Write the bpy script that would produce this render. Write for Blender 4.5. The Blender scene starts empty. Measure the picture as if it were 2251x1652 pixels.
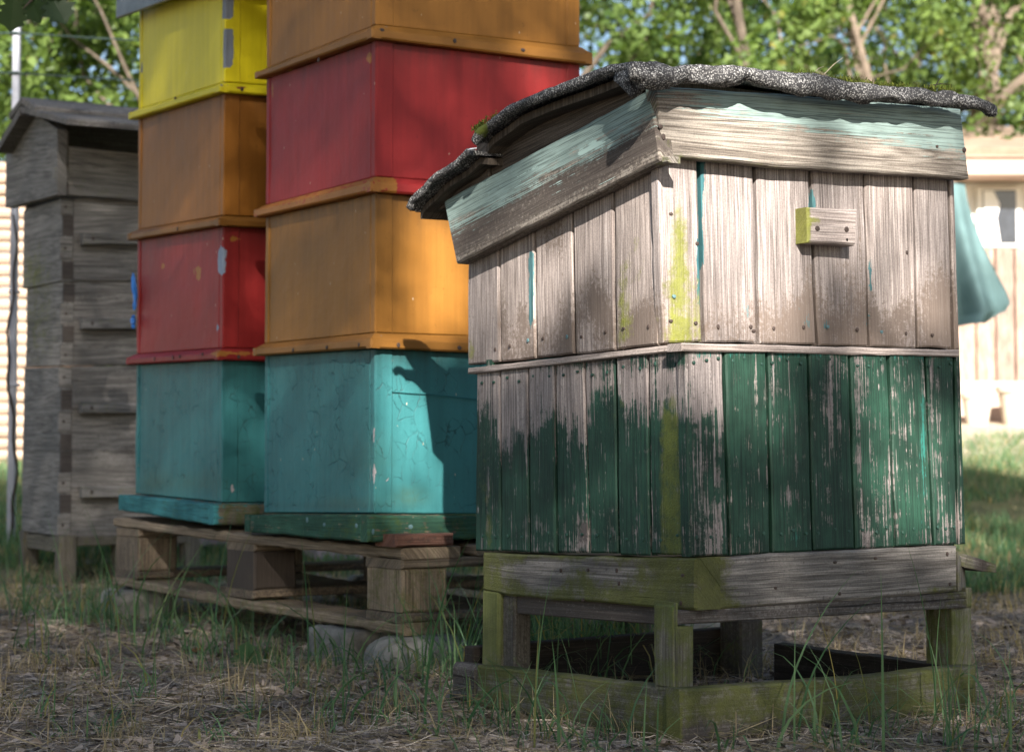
import bpy, math, random
import numpy as np
from mathutils import Vector, Matrix
random.seed(7); RNG = np.random.default_rng(7)
R = math.radians
S = bpy.context.scene

# ------------------------------------------------------------ camera, sky, sun, exposure
W0, H0, F0, HC = 2251.0, 1652.0, 4000.0, 0.38      # authoring picture size, focal length in its pixels, eye height
HOR = 1000.0
PITCH = math.atan((HOR - H0/2)/F0)
cam = bpy.data.cameras.new("camera"); camo = bpy.data.objects.new("camera", cam); S.collection.objects.link(camo)
camo.location = (0, 0, HC); camo.rotation_euler = (math.pi/2 + PITCH, 0, 0)
cam.sensor_width = 36; cam.lens = F0/W0*36; cam.clip_end = 500; cam.clip_start = 0.02
cam.dof.use_dof = True; cam.dof.focus_distance = 2.62; cam.dof.aperture_fstop = 7.2
S.camera = camo
SUN_EL, SUN_AZ = R(29.5), math.atan2(0.115, -0.993)     # azimuth measured from +Y towards +X
SD = Vector((math.sin(SUN_AZ)*math.cos(SUN_EL), math.cos(SUN_AZ)*math.cos(SUN_EL), math.sin(SUN_EL)))
world = bpy.data.worlds.new("World"); S.world = world; world.use_nodes = True
wn = world.node_tree; wn.nodes.clear()
sky = wn.nodes.new('ShaderNodeTexSky'); sky.sky_type = 'NISHITA'; sky.sun_disc = False
sky.sun_elevation = SUN_EL; sky.sun_rotation = SUN_AZ; sky.air_density = 1.0; sky.dust_density = 1.2; sky.ozone_density = 1.0
bg = wn.nodes.new('ShaderNodeBackground'); bg.inputs[1].default_value = 0.051
wo = wn.nodes.new('ShaderNodeOutputWorld'); wn.links.new(sky.outputs[0], bg.inputs[0]); wn.links.new(bg.outputs[0], wo.inputs[0])
sl = bpy.data.lights.new("sun", 'SUN'); sl.energy = 5.0; sl.angle = R(0.53); sl.color = (1.0, 0.94, 0.87)
so = bpy.data.objects.new("sun", sl); S.collection.objects.link(so)
so.rotation_euler = (-SD).to_track_quat('-Z', 'Y').to_euler()
S.view_settings.view_transform = 'Standard'; S.view_settings.look = 'None'; S.view_settings.gamma = 1
S.view_settings.use_curve_mapping = False; S.view_settings.exposure = 1.95

# ------------------------------------------------------------ pixel <-> world authoring helpers
CP, SP = math.cos(PITCH), math.sin(PITCH)
def ray(px, py):
    a = (px - W0/2)/F0; b = -(py - H0/2)/F0
    return Vector((a, CP - b*SP, SP + b*CP))
def P(px, py, Y):
    d = ray(px, py); return Vector((0, 0, HC)) + d*(Y/d.y)
def zpix(py, Y):
    d = ray(0, py); return HC + d.z/d.y*Y
def proj(X):                                        # (n,3) array -> px, py
    X = np.asarray(X, float); x, y, z = X[..., 0], X[..., 1], X[..., 2] - HC
    f = y*CP + z*SP; u = -y*SP + z*CP
    return W0/2 + F0*x/f, H0/2 - F0*u/f
class Frame:
    """upright corner seen from the camera: left face runs back-left (eL), right face runs back-right (eR)"""
    def __init__(s, pxc, Yc, yaw):
        s.O = Vector(((pxc - W0/2)/F0*Yc, Yc, 0)); y = R(yaw)
        s.eL = Vector((-math.sin(y), math.cos(y), 0)); s.eR = Vector((math.cos(y), math.sin(y), 0))
    def _pl(s, px, py, n, d):
        r = ray(px, py); o = Vector((0, 0, HC)); t = (d - o.dot(n))/r.dot(n); return o + r*t
    def L(s, px, py, off=0): return s._pl(px, py, -s.eR, s.O.dot(-s.eR) + off)
    def Rr(s, px, py, off=0): return s._pl(px, py, -s.eL, s.O.dot(-s.eL) + off)
    def at(s, a, b, z): return s.O + s.eL*a + s.eR*b + Vector((0, 0, z))
    def lenL(s, px): q = s.L(px, HOR); return (q - s.O).dot(s.eL)
    def lenR(s, px): q = s.Rr(px, HOR); return (q - s.O).dot(s.eR)
class Level:
    """a slightly tilted horizontal plane given by the picture heights of the left end, the corner and the right end"""
    def __init__(s, fr, LL, LR, yA, yC, yB):
        s.c = zpix(yC, fr.at(0, 0, 0).y); s.a = (zpix(yA, fr.at(LL, 0, 0).y) - s.c)/LL; s.b = (zpix(yB, fr.at(0, LR, 0).y) - s.c)/LR
    def z(s, a, b): return s.c + s.a*a + s.b*b

# smooth value noise in numpy
def vnoise(x, y=0.0, seed=0):
    x = np.asarray(x, float); y = np.asarray(y, float) + np.zeros_like(x); x = x + np.zeros_like(y)
    xi = np.floor(x); yi = np.floor(y); fx = x - xi; fy = y - yi; fx = fx*fx*(3 - 2*fx); fy = fy*fy*(3 - 2*fy)
    def h(a, b):
        v = np.sin(a*127.1 + b*311.7 + seed*74.7)*43758.5453; return v - np.floor(v)
    return (h(xi, yi)*(1-fx) + h(xi+1, yi)*fx)*(1-fy) + (h(xi, yi+1)*(1-fx) + h(xi+1, yi+1)*fx)*fy
def fbm(x, y=0.0, seed=0, o=3):
    r = 0; a = .5
    for i in range(o): r = r + a*vnoise(np.asarray(x)*2**i, np.asarray(y)*2**i, seed+i*17); a *= .5
    return r/(1-.5**o)
def blob(px, py, cx, cy, rx, ry): return np.exp(-(((px-cx)/rx)**2 + ((py-cy)/ry)**2))
def sstep(x, a, b):
    t = np.clip((x-a)/(b-a), 0, 1); return t*t*(3-2*t)

# ------------------------------------------------------------ mesh builder
class MB:
    def __init__(s): s.v = []; s.f = []; s.g = []; s.m = []; s.n = 0
    def add(s, V, Fc, G=None, M=None):
        V = np.asarray(V, float).reshape(-1, 3); k = len(V)
        if G is None: G = np.stack([V[:, 2], V[:, 0] + V[:, 1], np.zeros(k)], 1)
        if M is None: M = np.zeros((k, 4))
        s.v.append(V); s.g.append(np.asarray(G, float)); s.m.append(np.asarray(M, float) + np.zeros((k, 4)))
        s.f += [tuple(int(i) + s.n for i in f) for f in Fc]; s.n += k
    def board(s, q00, q10, q11, q01, t, grain='v', res=.009, field=None, bev=.0018, wob=0., warp=0., seed=None, bow=0., cup=0., curve=None):
        """a board whose outer face is the quad (bottom left, bottom right, top right, top left seen from outside), t = inward thickness"""
        if seed is None: seed = random.random()*50
        q00, q10, q11, q01, t = [np.array(q, float) for q in (q00, q10, q11, q01, t)]
        lu = max(np.linalg.norm(q10-q00), np.linalg.norm(q11-q01)); lv = max(np.linalg.norm(q01-q00), np.linalg.norm(q11-q10))
        def ticks(l):
            e = min(bev*1.2/l, .2); n = int(max(1, min(90, round(l/res))))
            return np.concatenate([[0, e], np.linspace(e, 1-e, n+1)[1:-1], [1-e, 1]])
        u, v = ticks(lu), ticks(lv); nu, nv = len(u), len(v); U, Vv = np.meshgrid(u, v)
        Wt = [((1-U)*(1-Vv)), (U*(1-Vv)), (U*Vv), ((1-U)*Vv)]
        X = sum(w[..., None]*q for w, q in zip(Wt, (q00, q10, q11, q01)))
        if curve:            # (fractions, bottom points, top points): the long edges follow traced lines
            cu, cb, ct = curve; cb = np.array([tuple(p) for p in cb]); ct = np.array([tuple(p) for p in ct])
            Bp = np.stack([np.interp(u, cu, cb[:, i]) for i in range(3)], 1); Tp = np.stack([np.interp(u, cu, ct[:, i]) for i in range(3)], 1)
            X = Bp[None]*(1-v)[:, None, None] + Tp[None]*v[:, None, None]
        T = np.linalg.norm(t); tn = t/T; du = (q10-q00)/np.linalg.norm(q10-q00); dv = (q01-q00)/np.linalg.norm(q01-q00)
        edge = np.zeros_like(U); edge[0, :] = edge[-1, :] = 1; edge[:, 0] = edge[:, -1] = 1
        X = X + tn*(edge*bev)[..., None]
        if warp:
            w = (fbm(U*lu*9, Vv*lv*9, seed)-.5)*warp; X = X + tn*w[..., None]
        if bow: X = X - dv*(bow*4*U*(1-U))[..., None]
        if cup: X = X + tn*(cup*4*U*(1-U))[..., None]
        if wob:
            wu = (fbm(Vv*lv*22, seed*3.1 + (U > .5)*9, seed, 4)-.5)*2*wob; X = X + du*(wu*np.clip(np.abs(U-.5)*2, 0, 1)**6*np.sign(U-.5))[..., None]
            wv = (fbm(U*lu*30, seed*5.3 + (Vv > .5)*9, seed+3, 4)-.5)*2*wob; X = X + dv*(wv*np.clip(np.abs(Vv-.5)*2, 0, 1)**6*np.sign(Vv-.5))[..., None]
        gu, gv = U*lu, Vv*lv
        G = np.stack([gv, gu, np.full_like(U, seed)], -1) if grain == 'v' else np.stack([gu, gv, np.full_like(U, seed)], -1)
        Xf = X.reshape(-1, 3); px, py = proj(Xf)
        M = (np.asarray(field(px, py), float) if field else 0) + np.zeros((len(Xf), 4))
        idx = np.arange(nu*nv).reshape(nv, nu)
        fc = [(idx[j, i], idx[j, i+1], idx[j+1, i+1], idx[j+1, i]) for j in range(nv-1) for i in range(nu-1)]
        s.add(Xf, fc, G.reshape(-1, 3), M)
        ring = list(idx[0, :]) + list(idx[1:, -1]) + list(idx[-1, ::-1][1:]) + list(idx[::-1, 0][1:-1])
        A = Xf[ring]; B = A + t*(1 - bev/T); k = len(ring); Gr = G.reshape(-1, 3)[ring]; G2 = Gr.copy(); G2[:, 1] += T
        Mr = M[ring]
        s.add(np.concatenate([A, B]), [(i, k+i, k+(i+1) % k, (i+1) % k) for i in range(k)] + [tuple(k+i for i in range(k-1, -1, -1))],
              np.concatenate([Gr, G2]), np.concatenate([Mr, Mr]))
    def box(s, o, a, b, c, grain=0, seed=None, bev=.002, M=None):
        """solid from corner o along a, b, c (vectors) with its edges taken off"""
        o, a, b, c = [np.array(x, float) for x in (o, a, b, c)]
        if seed is None: seed = random.random()*50
        L = [np.linalg.norm(x) for x in (a, b, c)]; n = [x/l for x, l in zip((a, b, c), L)]
        if np.dot(np.cross(n[0], n[1]), n[2]) < 0: o = o + c; c = -c; n[2] = -n[2]
        def face(p, x, y, w, ax, ay):
            lx, ly = np.linalg.norm(x), np.linalg.norm(y); xn, yn = x/lx, y/ly
            q = [p + w*0, p + x, p + x + y, p + y]
            b_ = min(bev, lx*.3, ly*.3)
            inn = [q[0]+(xn+yn)*b_, q[1]+(-xn+yn)*b_, q[2]-(xn+yn)*b_, q[3]+(xn-yn)*b_]
            out = [p_ - w*b_ for p_ in inn]
            V = inn; gx = [b_, lx-b_, lx-b_, b_]; gy = [b_, b_, ly-b_, ly-b_]
            if grain == ax: G = [(gx[i], gy[i], seed) for i in range(4)]
            elif grain == ay: G = [(gy[i], gx[i], seed) for i in range(4)]
            else: G = [(gx[i]*.15, gy[i], seed+5) for i in range(4)]
            return V, G
        faces = [(o+c, a, b, n[2], 0, 1), (o, b, a, -n[2], 1, 0), (o, a, c, -n[1], 0, 2), (o+b, c, a, n[1], 2, 0), (o, c, b, -n[0], 2, 1), (o+a, b, c, n[0], 1, 2)]
        allV = []; allG = []
        for f in faces:
            V, G = face(*f); allV += V; allG += G
        V = np.array(allV)
        F_ = [(4*i, 4*i+1, 4*i+2, 4*i+3) for i in range(6)]
        # bevel strips + corners through a convex hull of the inner corners (same point order trick)
        import bmesh
        bm = bmesh.new(); vs = [bm.verts.new(v) for v in V]
        for f in F_: bm.faces.new([vs[i] for i in f])
        bm.verts.index_update()
        edges = list({e for f in bm.faces for e in f.edges})
        key = {}
        cen = (o + a/2 + b/2 + c/2)
        sg = lambda v: tuple(int(np.sign(np.dot(v-cen, n[i]))) for i in range(3))
        groups = {}
        for i, v in enumerate(V): groups.setdefault(sg(v), []).append(i)
        extra = []
        for g, ids in groups.items():
            if len(ids) == 3:
                p0, p1, p2 = V[ids]; nn = np.cross(p1-p0, p2-p0)
                extra.append(tuple(ids) if np.dot(nn, p0-cen) > 0 else tuple(ids[::-1]))
        gl = list(groups.items())
        for i in range(len(gl)):
            for j in range(i+1, len(gl)):
                d = [k for k in range(3) if gl[i][0][k] != gl[j][0][k]]
                if len(d) != 1: continue
                prs = []
                for p in gl[i][1]:
                    for q in gl[j][1]:
                        if p//4 == q//4: prs.append((p, q))
                if len(prs) == 2:
                    ids = [prs[0][0], prs[0][1], prs[1][1], prs[1][0]]
                    nn = np.cross(V[ids[1]]-V[ids[0]], V[ids[2]]-V[ids[0]])
                    extra.append(tuple(ids) if np.dot(nn, V[ids[0]]-cen) > 0 else tuple(ids[::-1]))
        bm.free()
        s.add(V, F_ + extra, allG, None if M is None else np.tile(np.array(M, float), (24, 1)))
    def tube(s, pts, rad, n=8, closed_ends=True, rough=0., seed=1, flat=1., M=None):
        pts = [Vector(p) for p in pts]; m = len(pts)
        if not hasattr(rad, '__len__'): rad = [rad]*m
        V = []; G = []; up = Vector((0, 0, 1)); along = 0
        for i, p in enumerate(pts):
            d = (pts[min(i+1, m-1)] - pts[max(i-1, 0)]).normalized()
            x = d.cross(up)
            if x.length < .05: x = d.cross(Vector((0, 1, 0)))
            x.normalize(); y = x.cross(d)
            if i: along += (p-pts[i-1]).length
            for k in range(n):
                a = 2*math.pi*k/n
                r = rad[i]
                if rough: r *= 1 + rough*(float(fbm(along*28+3*math.cos(a), 3*math.sin(a)+seed, seed, 3))-.5)*2
                V.append(p + x*math.cos(a)*r + y*math.sin(a)*r*flat); G.append((along, k/n*2*math.pi*rad[i], seed))
        Fc = [(i*n+k, i*n+(k+1) % n, (i+1)*n+(k+1) % n, (i+1)*n+k) for i in range(m-1) for k in range(n)]
        if closed_ends: Fc += [tuple(range(n-1, -1, -1)), tuple(range((m-1)*n, m*n))]
        s.add(np.array([tuple(v) for v in V]), Fc, G, M)
    def poly(s, pts, t, M=None, grain='u', seed=None):
        """a flat polygon with thickness vector t behind it"""
        if seed is None: seed = random.random()*50
        A = np.array([tuple(p) for p in pts]); k = len(A); B = A + np.array(t); o = A[0]; e = (A[1]-A[0])/np.linalg.norm(A[1]-A[0])
        nn = np.cross(e, np.array(t)); nn /= np.linalg.norm(nn)
        ga, gb = (A-o)@e, (A-o)@nn
        G = np.stack([ga, gb, np.full(k, seed)], 1) if grain == 'u' else np.stack([gb, ga, np.full(k, seed)], 1)
        s.add(np.concatenate([A, B]), [tuple(range(k)), tuple(range(2*k-1, k-1, -1))] + [(i, k+i, k+(i+1) % k, (i+1) % k) for i in range(k)],
              np.concatenate([G, G+[0, .02, 0]]), M)
    def build(s, name, mat, parent=None, smooth=False):
        V = np.concatenate(s.v); me = bpy.data.meshes.new(name)
        me.from_pydata(V.tolist(), [], s.f); me.validate()
        for nm, ty, D in (('gr', 'FLOAT_VECTOR', np.concatenate(s.g)), ('mk', 'FLOAT_COLOR', np.concatenate(s.m))):
            a = me.attributes.new(nm, ty, 'POINT'); a.data.foreach_set('vector' if ty == 'FLOAT_VECTOR' else 'color', D.astype(np.float32).ravel())
        me.materials.append(mat)
        if smooth: me.polygons.foreach_set('use_smooth', [True]*len(me.polygons))
        o = bpy.data.objects.new(name, me); S.collection.objects.link(o)
        if parent: o.parent = parent; o.matrix_parent_inverse = Matrix.Translation(parent.location).inverted()
        return o
def raw_mesh(name, V, Fq, mat, C=None, parent=None, per=4, smooth=False):
    """fast mesh from numpy: V (n,3), faces (m,per); C = one random value per vertex"""
    me = bpy.data.meshes.new(name); n, m = len(V), len(Fq)
    me.vertices.add(n); me.vertices.foreach_set('co', V.astype(np.float32).ravel())
    me.loops.add(m*per); me.loops.foreach_set('vertex_index', Fq.astype(np.int32).ravel())
    me.polygons.add(m); me.polygons.foreach_set('loop_start', np.arange(0, m*per, per, dtype=np.int32))
    if C is not None:
        a = me.attributes.new('mk', 'FLOAT_COLOR', 'POINT'); a.data.foreach_set('color', C.astype(np.float32).ravel())
    me.update(calc_edges=True); me.validate(); me.materials.append(mat)
    if smooth: me.polygons.foreach_set('use_smooth', [True]*len(me.polygons))
    o = bpy.data.objects.new(name, me); S.collection.objects.link(o)
    if parent: o.parent = parent; o.matrix_parent_inverse = Matrix.Translation(parent.location).inverted()
    return o
def thing(name, label, cat, loc, group=None):
    o = bpy.data.objects.new(name, None); S.collection.objects.link(o); o.location = loc; o.empty_display_size = .1
    o['label'] = label; o['category'] = cat
    if group: o['group'] = group
    return o
def tag(o, label, cat, group=None):
    o['label'] = label; o['category'] = cat
    if group: o['group'] = group
    return o
def recentre(o, loc):
    """put a top-level mesh's origin at its base"""
    loc = Vector(loc); o.data.transform(Matrix.Translation(-loc)); o.location = loc; return o

# ------------------------------------------------------------ materials
class NT:
    def __init__(s, name):
        s.m = bpy.data.materials.new(name); s.m.use_nodes = True; s.t = s.m.node_tree; s.t.nodes.clear()
    def n(s, ty, ins=None, **pr):
        nd = s.t.nodes.new('ShaderNode'+ty)
        for k, v in pr.items(): setattr(nd, k, v)
        for k, v in (ins or {}).items():
            if hasattr(v, 'links') or isinstance(v, bpy.types.NodeSocket): s.t.links.new(v, nd.inputs[k])
            else: nd.inputs[k].default_value = v
        return nd
    def math(s, op, a, b=0., c=None, clamp=False):
        d = {0: a, 1: b}
        if c is not None: d[2] = c
        return s.n('Math', d, operation=op, use_clamp=clamp).outputs[0]
    def noise(s, vec, scale=1., detail=2., rough=.5, dist=0.):
        return s.n('TexNoise', {'Vector': vec, 'Scale': scale, 'Detail': detail, 'Roughness': rough, 'Distortion': dist}).outputs[0]
    def vmul(s, v, k): return s.n('VectorMath', {0: v, 1: k}, operation='MULTIPLY').outputs[0]
    def ramp(s, f, stops, interp='LINEAR'):
        nd = s.n('ValToRGB', {0: f}); cr = nd.color_ramp; cr.interpolation = interp
        while len(cr.elements) < len(stops): cr.elements.new(.5)
        for e, (p, c) in zip(cr.elements, stops):
            e.position = p; e.color = (c, c, c, 1) if not hasattr(c, '__len__') else (*c[:3], 1)
        return nd.outputs[0]
    def mix(s, f, a, b, mode='MIX'):
        nd = s.n('Mix', data_type='RGBA', blend_type=mode)
        for k, v in ((0, f), (6, a), (7, b)):
            if isinstance(v, bpy.types.NodeSocket): s.t.links.new(v, nd.inputs[k])
            else: nd.inputs[k].default_value = (*v[:3], 1) if hasattr(v, '__len__') else v
        return nd.outputs[2]
    def attr(s, name): return s.n('Attribute', attribute_name=name)
    def mk(s):
        a = s.attr('mk'); sp = s.n('SeparateColor', {0: a.outputs['Color']}); return sp.outputs[0], sp.outputs[1], sp.outputs[2], a.outputs['Alpha']
    def out(s, col, rough=.8, spec=.3, bump=None, bs=.3, bd=.002, trans=0., coat=0.):
        p = s.n('BsdfPrincipled', {'Base Color': col if isinstance(col, bpy.types.NodeSocket) else (*col, 1), 'Roughness': rough})
        p.inputs['Specular IOR Level'].default_value = spec
        if bump is not None:
            b = s.n('Bump', {'Height': bump, 'Strength': bs, 'Distance': bd}); s.t.links.new(b.outputs[0], p.inputs['Normal'])
        sh = p.outputs[0]
        if trans:
            tr = s.n('BsdfTranslucent', {0: s.mix(1., col, (1.25, 1.3, .7), 'MULTIPLY')})
            sh = s.n('MixShader', {0: trans, 1: sh, 2: tr.outputs[0]}).outputs[0]
        o = s.n('OutputMaterial'); s.t.links.new(sh, o.inputs[0]); return s.m

def wood(name, dark, mid, light, rlw=.07, ckf=(1.5, 190), pfr=(13, 150), pbw=.8, paint=None, paint2=None, moss=(.16, .17, .02), stain=(.05, .04, .035), ring=26., fib=190., amp=.9, crack=.5, spec=.2, rough=.85, bs=.5, paintvar=.35):
    """weathered timber; marks: R paint left on it, G moss, B dark stain, A second paint"""
    t = NT(name); g = t.attr('gr').outputs['Vector']; r, gg, b, al = t.mk(); pos = t.n('NewGeometry').outputs['Position']
    gs = t.vmul(g, (1, 1, 7.3))
    fiber = t.noise(t.vmul(gs, (2.2, fib*1.25, 1)), 1, 5, .72)
    fine = t.noise(t.vmul(gs, (9, fib*2.9, 1)), 1, 3, .7)
    rings = t.noise(t.vmul(gs, (1.5, ring, 1)), 1, 3, .55, 1.1)
    rl = t.math('FRACT', t.math('MULTIPLY', rings, 7.))
    rl = t.math('ABSOLUTE', t.math('SUBTRACT', t.math('MULTIPLY', rl, 2.), 1.))
    tone = t.math('ADD', t.math('ADD', t.math('MULTIPLY', fiber, .38), t.math('MULTIPLY', fine, .50)), t.math('MULTIPLY', rl, rlw))
    col = t.ramp(tone, [(.33, dark), (.47, mid), (.62, light)])
    col = t.mix(.6, col, t.ramp(fine, [(.36, (.62, .61, .6)), (.5, (1., 1., 1.)), (.62, (1.22, 1.2, 1.18))]), 'MULTIPLY')
    brd = t.n('TexWhiteNoise', {'W': t.n('SeparateXYZ', {0: g}).outputs[2]}, noise_dimensions='1D').outputs[0]
    col = t.mix(1., col, t.ramp(brd, [(0, (.72, .72, .74)), (1, (1.15, 1.1, 1.06))]), 'MULTIPLY')
    bl = t.noise(pos, 9, 4, .6)
    col = t.mix(.75, col, t.ramp(bl, [(.3, (.80, .79, .78)), (.7, (1.08, 1.07, 1.06))]), 'MULTIPLY')
    ck = t.noise(t.vmul(gs, (ckf[0], ckf[1], 1)), 1, 4, .72, .35)
    ckm = t.ramp(ck, [(.335, 1.), (.375, 0.)])
    ckm = t.math('MULTIPLY', ckm, crack)
    h = t.math('SUBTRACT', t.math('ADD', t.math('MULTIPLY', fiber, .6), t.math('MULTIPLY', fine, .3)), t.math('MULTIPLY', ckm, 1.6))
    def pmask(src, sd):
        pf = t.noise(t.vmul(t.n('VectorMath', {0: gs, 1: (sd, sd, sd)}, operation='ADD').outputs[0], (pfr[0], pfr[1], 1)), 1, 4, .65)
        pb = t.noise(pos, 42+sd, 5, .7)
        p2 = t.noise(t.vmul(t.n('VectorMath', {0: gs, 1: (sd+2, sd, sd)}, operation='ADD').outputs[0], (pfr[0]*2.2, pfr[1]*2.6, 1)), 1, 3, .6)
        pf = t.math('ADD', t.math('MULTIPLY', pf, .5), t.math('MULTIPLY', p2, .5))
        v = t.math('ADD', src, t.math('ADD', t.math('MULTIPLY', t.math('SUBTRACT', pf, .5), amp), t.math('MULTIPLY', t.math('SUBTRACT', pb, .5), amp*pbw)))
        v = t.math('MULTIPLY', v, t.math('GREATER_THAN', src, .01))
        return t.ramp(v, [(.47, 0.), (.53, 1.)])
    grit = t.noise(pos, 420, 3, .7)
    col = t.mix(.8, col, t.ramp(grit, [(.36, (.78, .77, .76)), (.5, (1., 1., 1.)), (.64, (1.16, 1.15, 1.14))]), 'MULTIPLY'); h = t.math('ADD', h, t.math('MULTIPLY', grit, .35))
    col = t.mix(ckm, col, [c*.2 for c in dark])
    sm = t.math('MULTIPLY', b, t.math('ADD', .45, t.noise(t.vmul(gs, (5, 260, 1)), 1, 4, .65)), clamp=True)
    s2 = t.math('ADD', t.math('ADD', b, t.math('MULTIPLY', t.math('SUBTRACT', fiber, .5), 1.1)), t.math('MULTIPLY', t.math('SUBTRACT', t.noise(pos, 150, 6, .8), .5), 1.9))
    s2 = t.math('MULTIPLY', t.ramp(s2, [(.38, 0.), (.64, .85)]), t.math('GREATER_THAN', b, .02))
    sm = t.math('MAXIMUM', t.math('MULTIPLY', sm, .45), s2)
    col = t.mix(sm, col, stain)
    if paint:
        pm = pmask(r, 0.)
        pc = t.mix(t.ramp(t.noise(pos, 14, 4, .6), [(.3, 0.), (.7, 1.)]), [c*(1-paintvar) for c in paint], [min(c*(1+paintvar), 1) for c in paint])
        pc = t.mix(t.ramp(fine, [(.40, .75), (.52, 0.)]), pc, [c*.3 for c in paint])
        col = t.mix(pm, col, pc); h = t.math('ADD', h, t.math('MULTIPLY', pm, .7))
    if paint2:
        pm2 = pmask(al, 3.); col = t.mix(pm2, col, paint2); h = t.math('ADD', h, t.math('MULTIPLY', pm2, .6))
    mo = t.math('ADD', gg, t.math('MULTIPLY', t.math('SUBTRACT', t.noise(pos, 38, 7, .78), .5), 2.3))
    mo = t.math('ADD', mo, t.math('MULTIPLY', t.math('SUBTRACT', fiber, .5), .8))
    mm = t.math('MULTIPLY', t.ramp(mo, [(.34, 0.), (.85, .85)]), t.math('MULTIPLY', gg, 5., clamp=True))
    mc = t.mix(t.math('ADD', t.math('MULTIPLY', t.noise(pos, 230, 3, .6), .5), t.math('MULTIPLY', t.ramp(t.noise(pos, 16, 4, .7), [(.35, 0.), (.65, 1.)]), .5)), [c*.5 for c in moss], [c*1.5 for c in moss])
    col = t.mix(mm, col, mc); h = t.math('ADD', h, t.math('MULTIPLY', mm, t.noise(pos, 420, 2)))
    return t.out(col, rough, spec, h, bs, .0025)

def enamel(name, base, under=(.2, .21, .24), under2=None, rough=.5, var=.18, craze=0., spec=.2):
    """painted boards; marks: R peeled to what is under, G algae, B grime, A second colour"""
    t = NT(name); g = t.attr('gr').outputs['Vector']; r, gg, b, al = t.mk(); pos = t.n('NewGeometry').outputs['Position']
    gs = t.vmul(g, (1, 1, 7.3))
    v = t.noise(pos, 5, 4, .55)
    col = t.mix(t.ramp(v, [(.3, 0.), (.7, 1.)]), [c*(1-var) for c in base], [min(1, c*(1+var)) for c in base])
    st = t.noise(t.vmul(gs, (3, 70, 1)), 1, 3, .6)
    col = t.mix(.55, col, t.ramp(st, [(.3, (.78, .78, .78)), (.65, (1.08, 1.08, 1.08))]), 'MULTIPLY')
    sp = t.noise(pos, 120, 4, .75)
    col = t.mix(t.ramp(sp, [(.64, 0.), (.72, .6)]), col, [c*.3 for c in base])
    sc = t.n('TexVoronoi', {'Vector': t.vmul(gs, (16, 34, 1)), 'Scale': 1., 'Randomness': 1.}).outputs['Distance']
    scm = t.math('MULTIPLY', t.math('LESS_THAN', sc, .045), .6)
    col = t.mix(scm, col, (.55, .45, .32))
    h = t.math('ADD', t.math('MULTIPLY', st, .25), t.math('MULTIPLY', t.noise(pos, 260, 3, .6), .25))
    if craze:
        ed = t.n('TexVoronoi', {'Vector': t.n('VectorMath', {0: t.vmul(gs, (85, 125, 1)), 1: t.vmul(t.n('TexNoise', {'Vector': pos, 'Scale': 26., 'Detail': 4.}).outputs[1], (3., 3., 3.))}, operation='ADD').outputs[0], 'Scale': .33}, feature='DISTANCE_TO_EDGE').outputs[0]
        cz = t.math('MULTIPLY', t.ramp(ed, [(.0, 1.), (.035, 0.)]), t.ramp(t.noise(pos, 17, 4, .6), [(.46, 0.), (.6, 1.)]))
        h = t.math('SUBTRACT', h, t.math('MULTIPLY', cz, 1.2)); col = t.mix(t.math('MULTIPLY', cz, craze), col, [c*.3 for c in base])
    pn = t.math('ADD', t.math('MULTIPLY', t.math('SUBTRACT', t.noise(pos, 60, 5, .7), .5), 1.2), t.math('MULTIPLY', t.math('SUBTRACT', t.noise(t.vmul(gs, (14, 90, 1)), 1, 3), .5), .6))
    pk = lambda s_: t.ramp(t.math('MULTIPLY', t.math('ADD', s_, pn), t.math('GREATER_THAN', s_, .02)), [(.48, 0.), (.52, 1.)])
    if under2: m2 = pk(al); col = t.mix(m2, col, under2)
    m1 = pk(r); uc = t.mix(t.noise(t.vmul(gs, (9, 200, 1)), 1, 3, .6), [c*.6 for c in under], [min(c*1.4, 1) for c in under]); col = t.mix(m1, col, uc)
    h = t.math('SUBTRACT', h, t.math('MULTIPLY', m1, 1.5))
    gm = t.math('MULTIPLY', gg, t.math('ADD', t.math('MULTIPLY', t.noise(pos, 70, 5, .75), 1.6), -.25), clamp=True)
    col = t.mix(gm, col, (.075, .085, .02))
    bm_ = t.math('MULTIPLY', b, t.math('ADD', t.math('MULTIPLY', t.noise(t.vmul(gs, (6, 80, 1)), 1, 4, .7), 1.5), -.1), clamp=True)
    col = t.mix(bm_, col, (.028, .022, .018))
    rg = t.math('ADD', rough, t.math('MULTIPLY', m1, .35))
    h = t.math('ADD', h, t.math('MULTIPLY', t.noise(pos, 34, 4, .6), 1.4)); return t.out(col, rg, spec, h, .55, .0014)

def leafmat(name, c1, c2, trans=.45, rough=.5, spec=.35):
    t = NT(name); r, g, b, a = t.mk(); col = t.mix(r, c1, c2); col = t.mix(g, col, (.30, .24, .07)); return t.out(col, rough, spec, trans=trans)
def plain(name, c, rough=.7, spec=.3, var=.25, sc=20., metal=0., bs=.3):
    t = NT(name); pos = t.n('NewGeometry').outputs['Position']; n = t.noise(pos, sc, 5, .65)
    m = t.out(t.mix(t.ramp(n, [(.3, 0.), (.7, 1.)]), [x*(1-var) for x in c], [min(1, x*(1+var)) for x in c]), rough, spec, t.noise(pos, sc*6, 4, .7), bs, .002)
    return m

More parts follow.
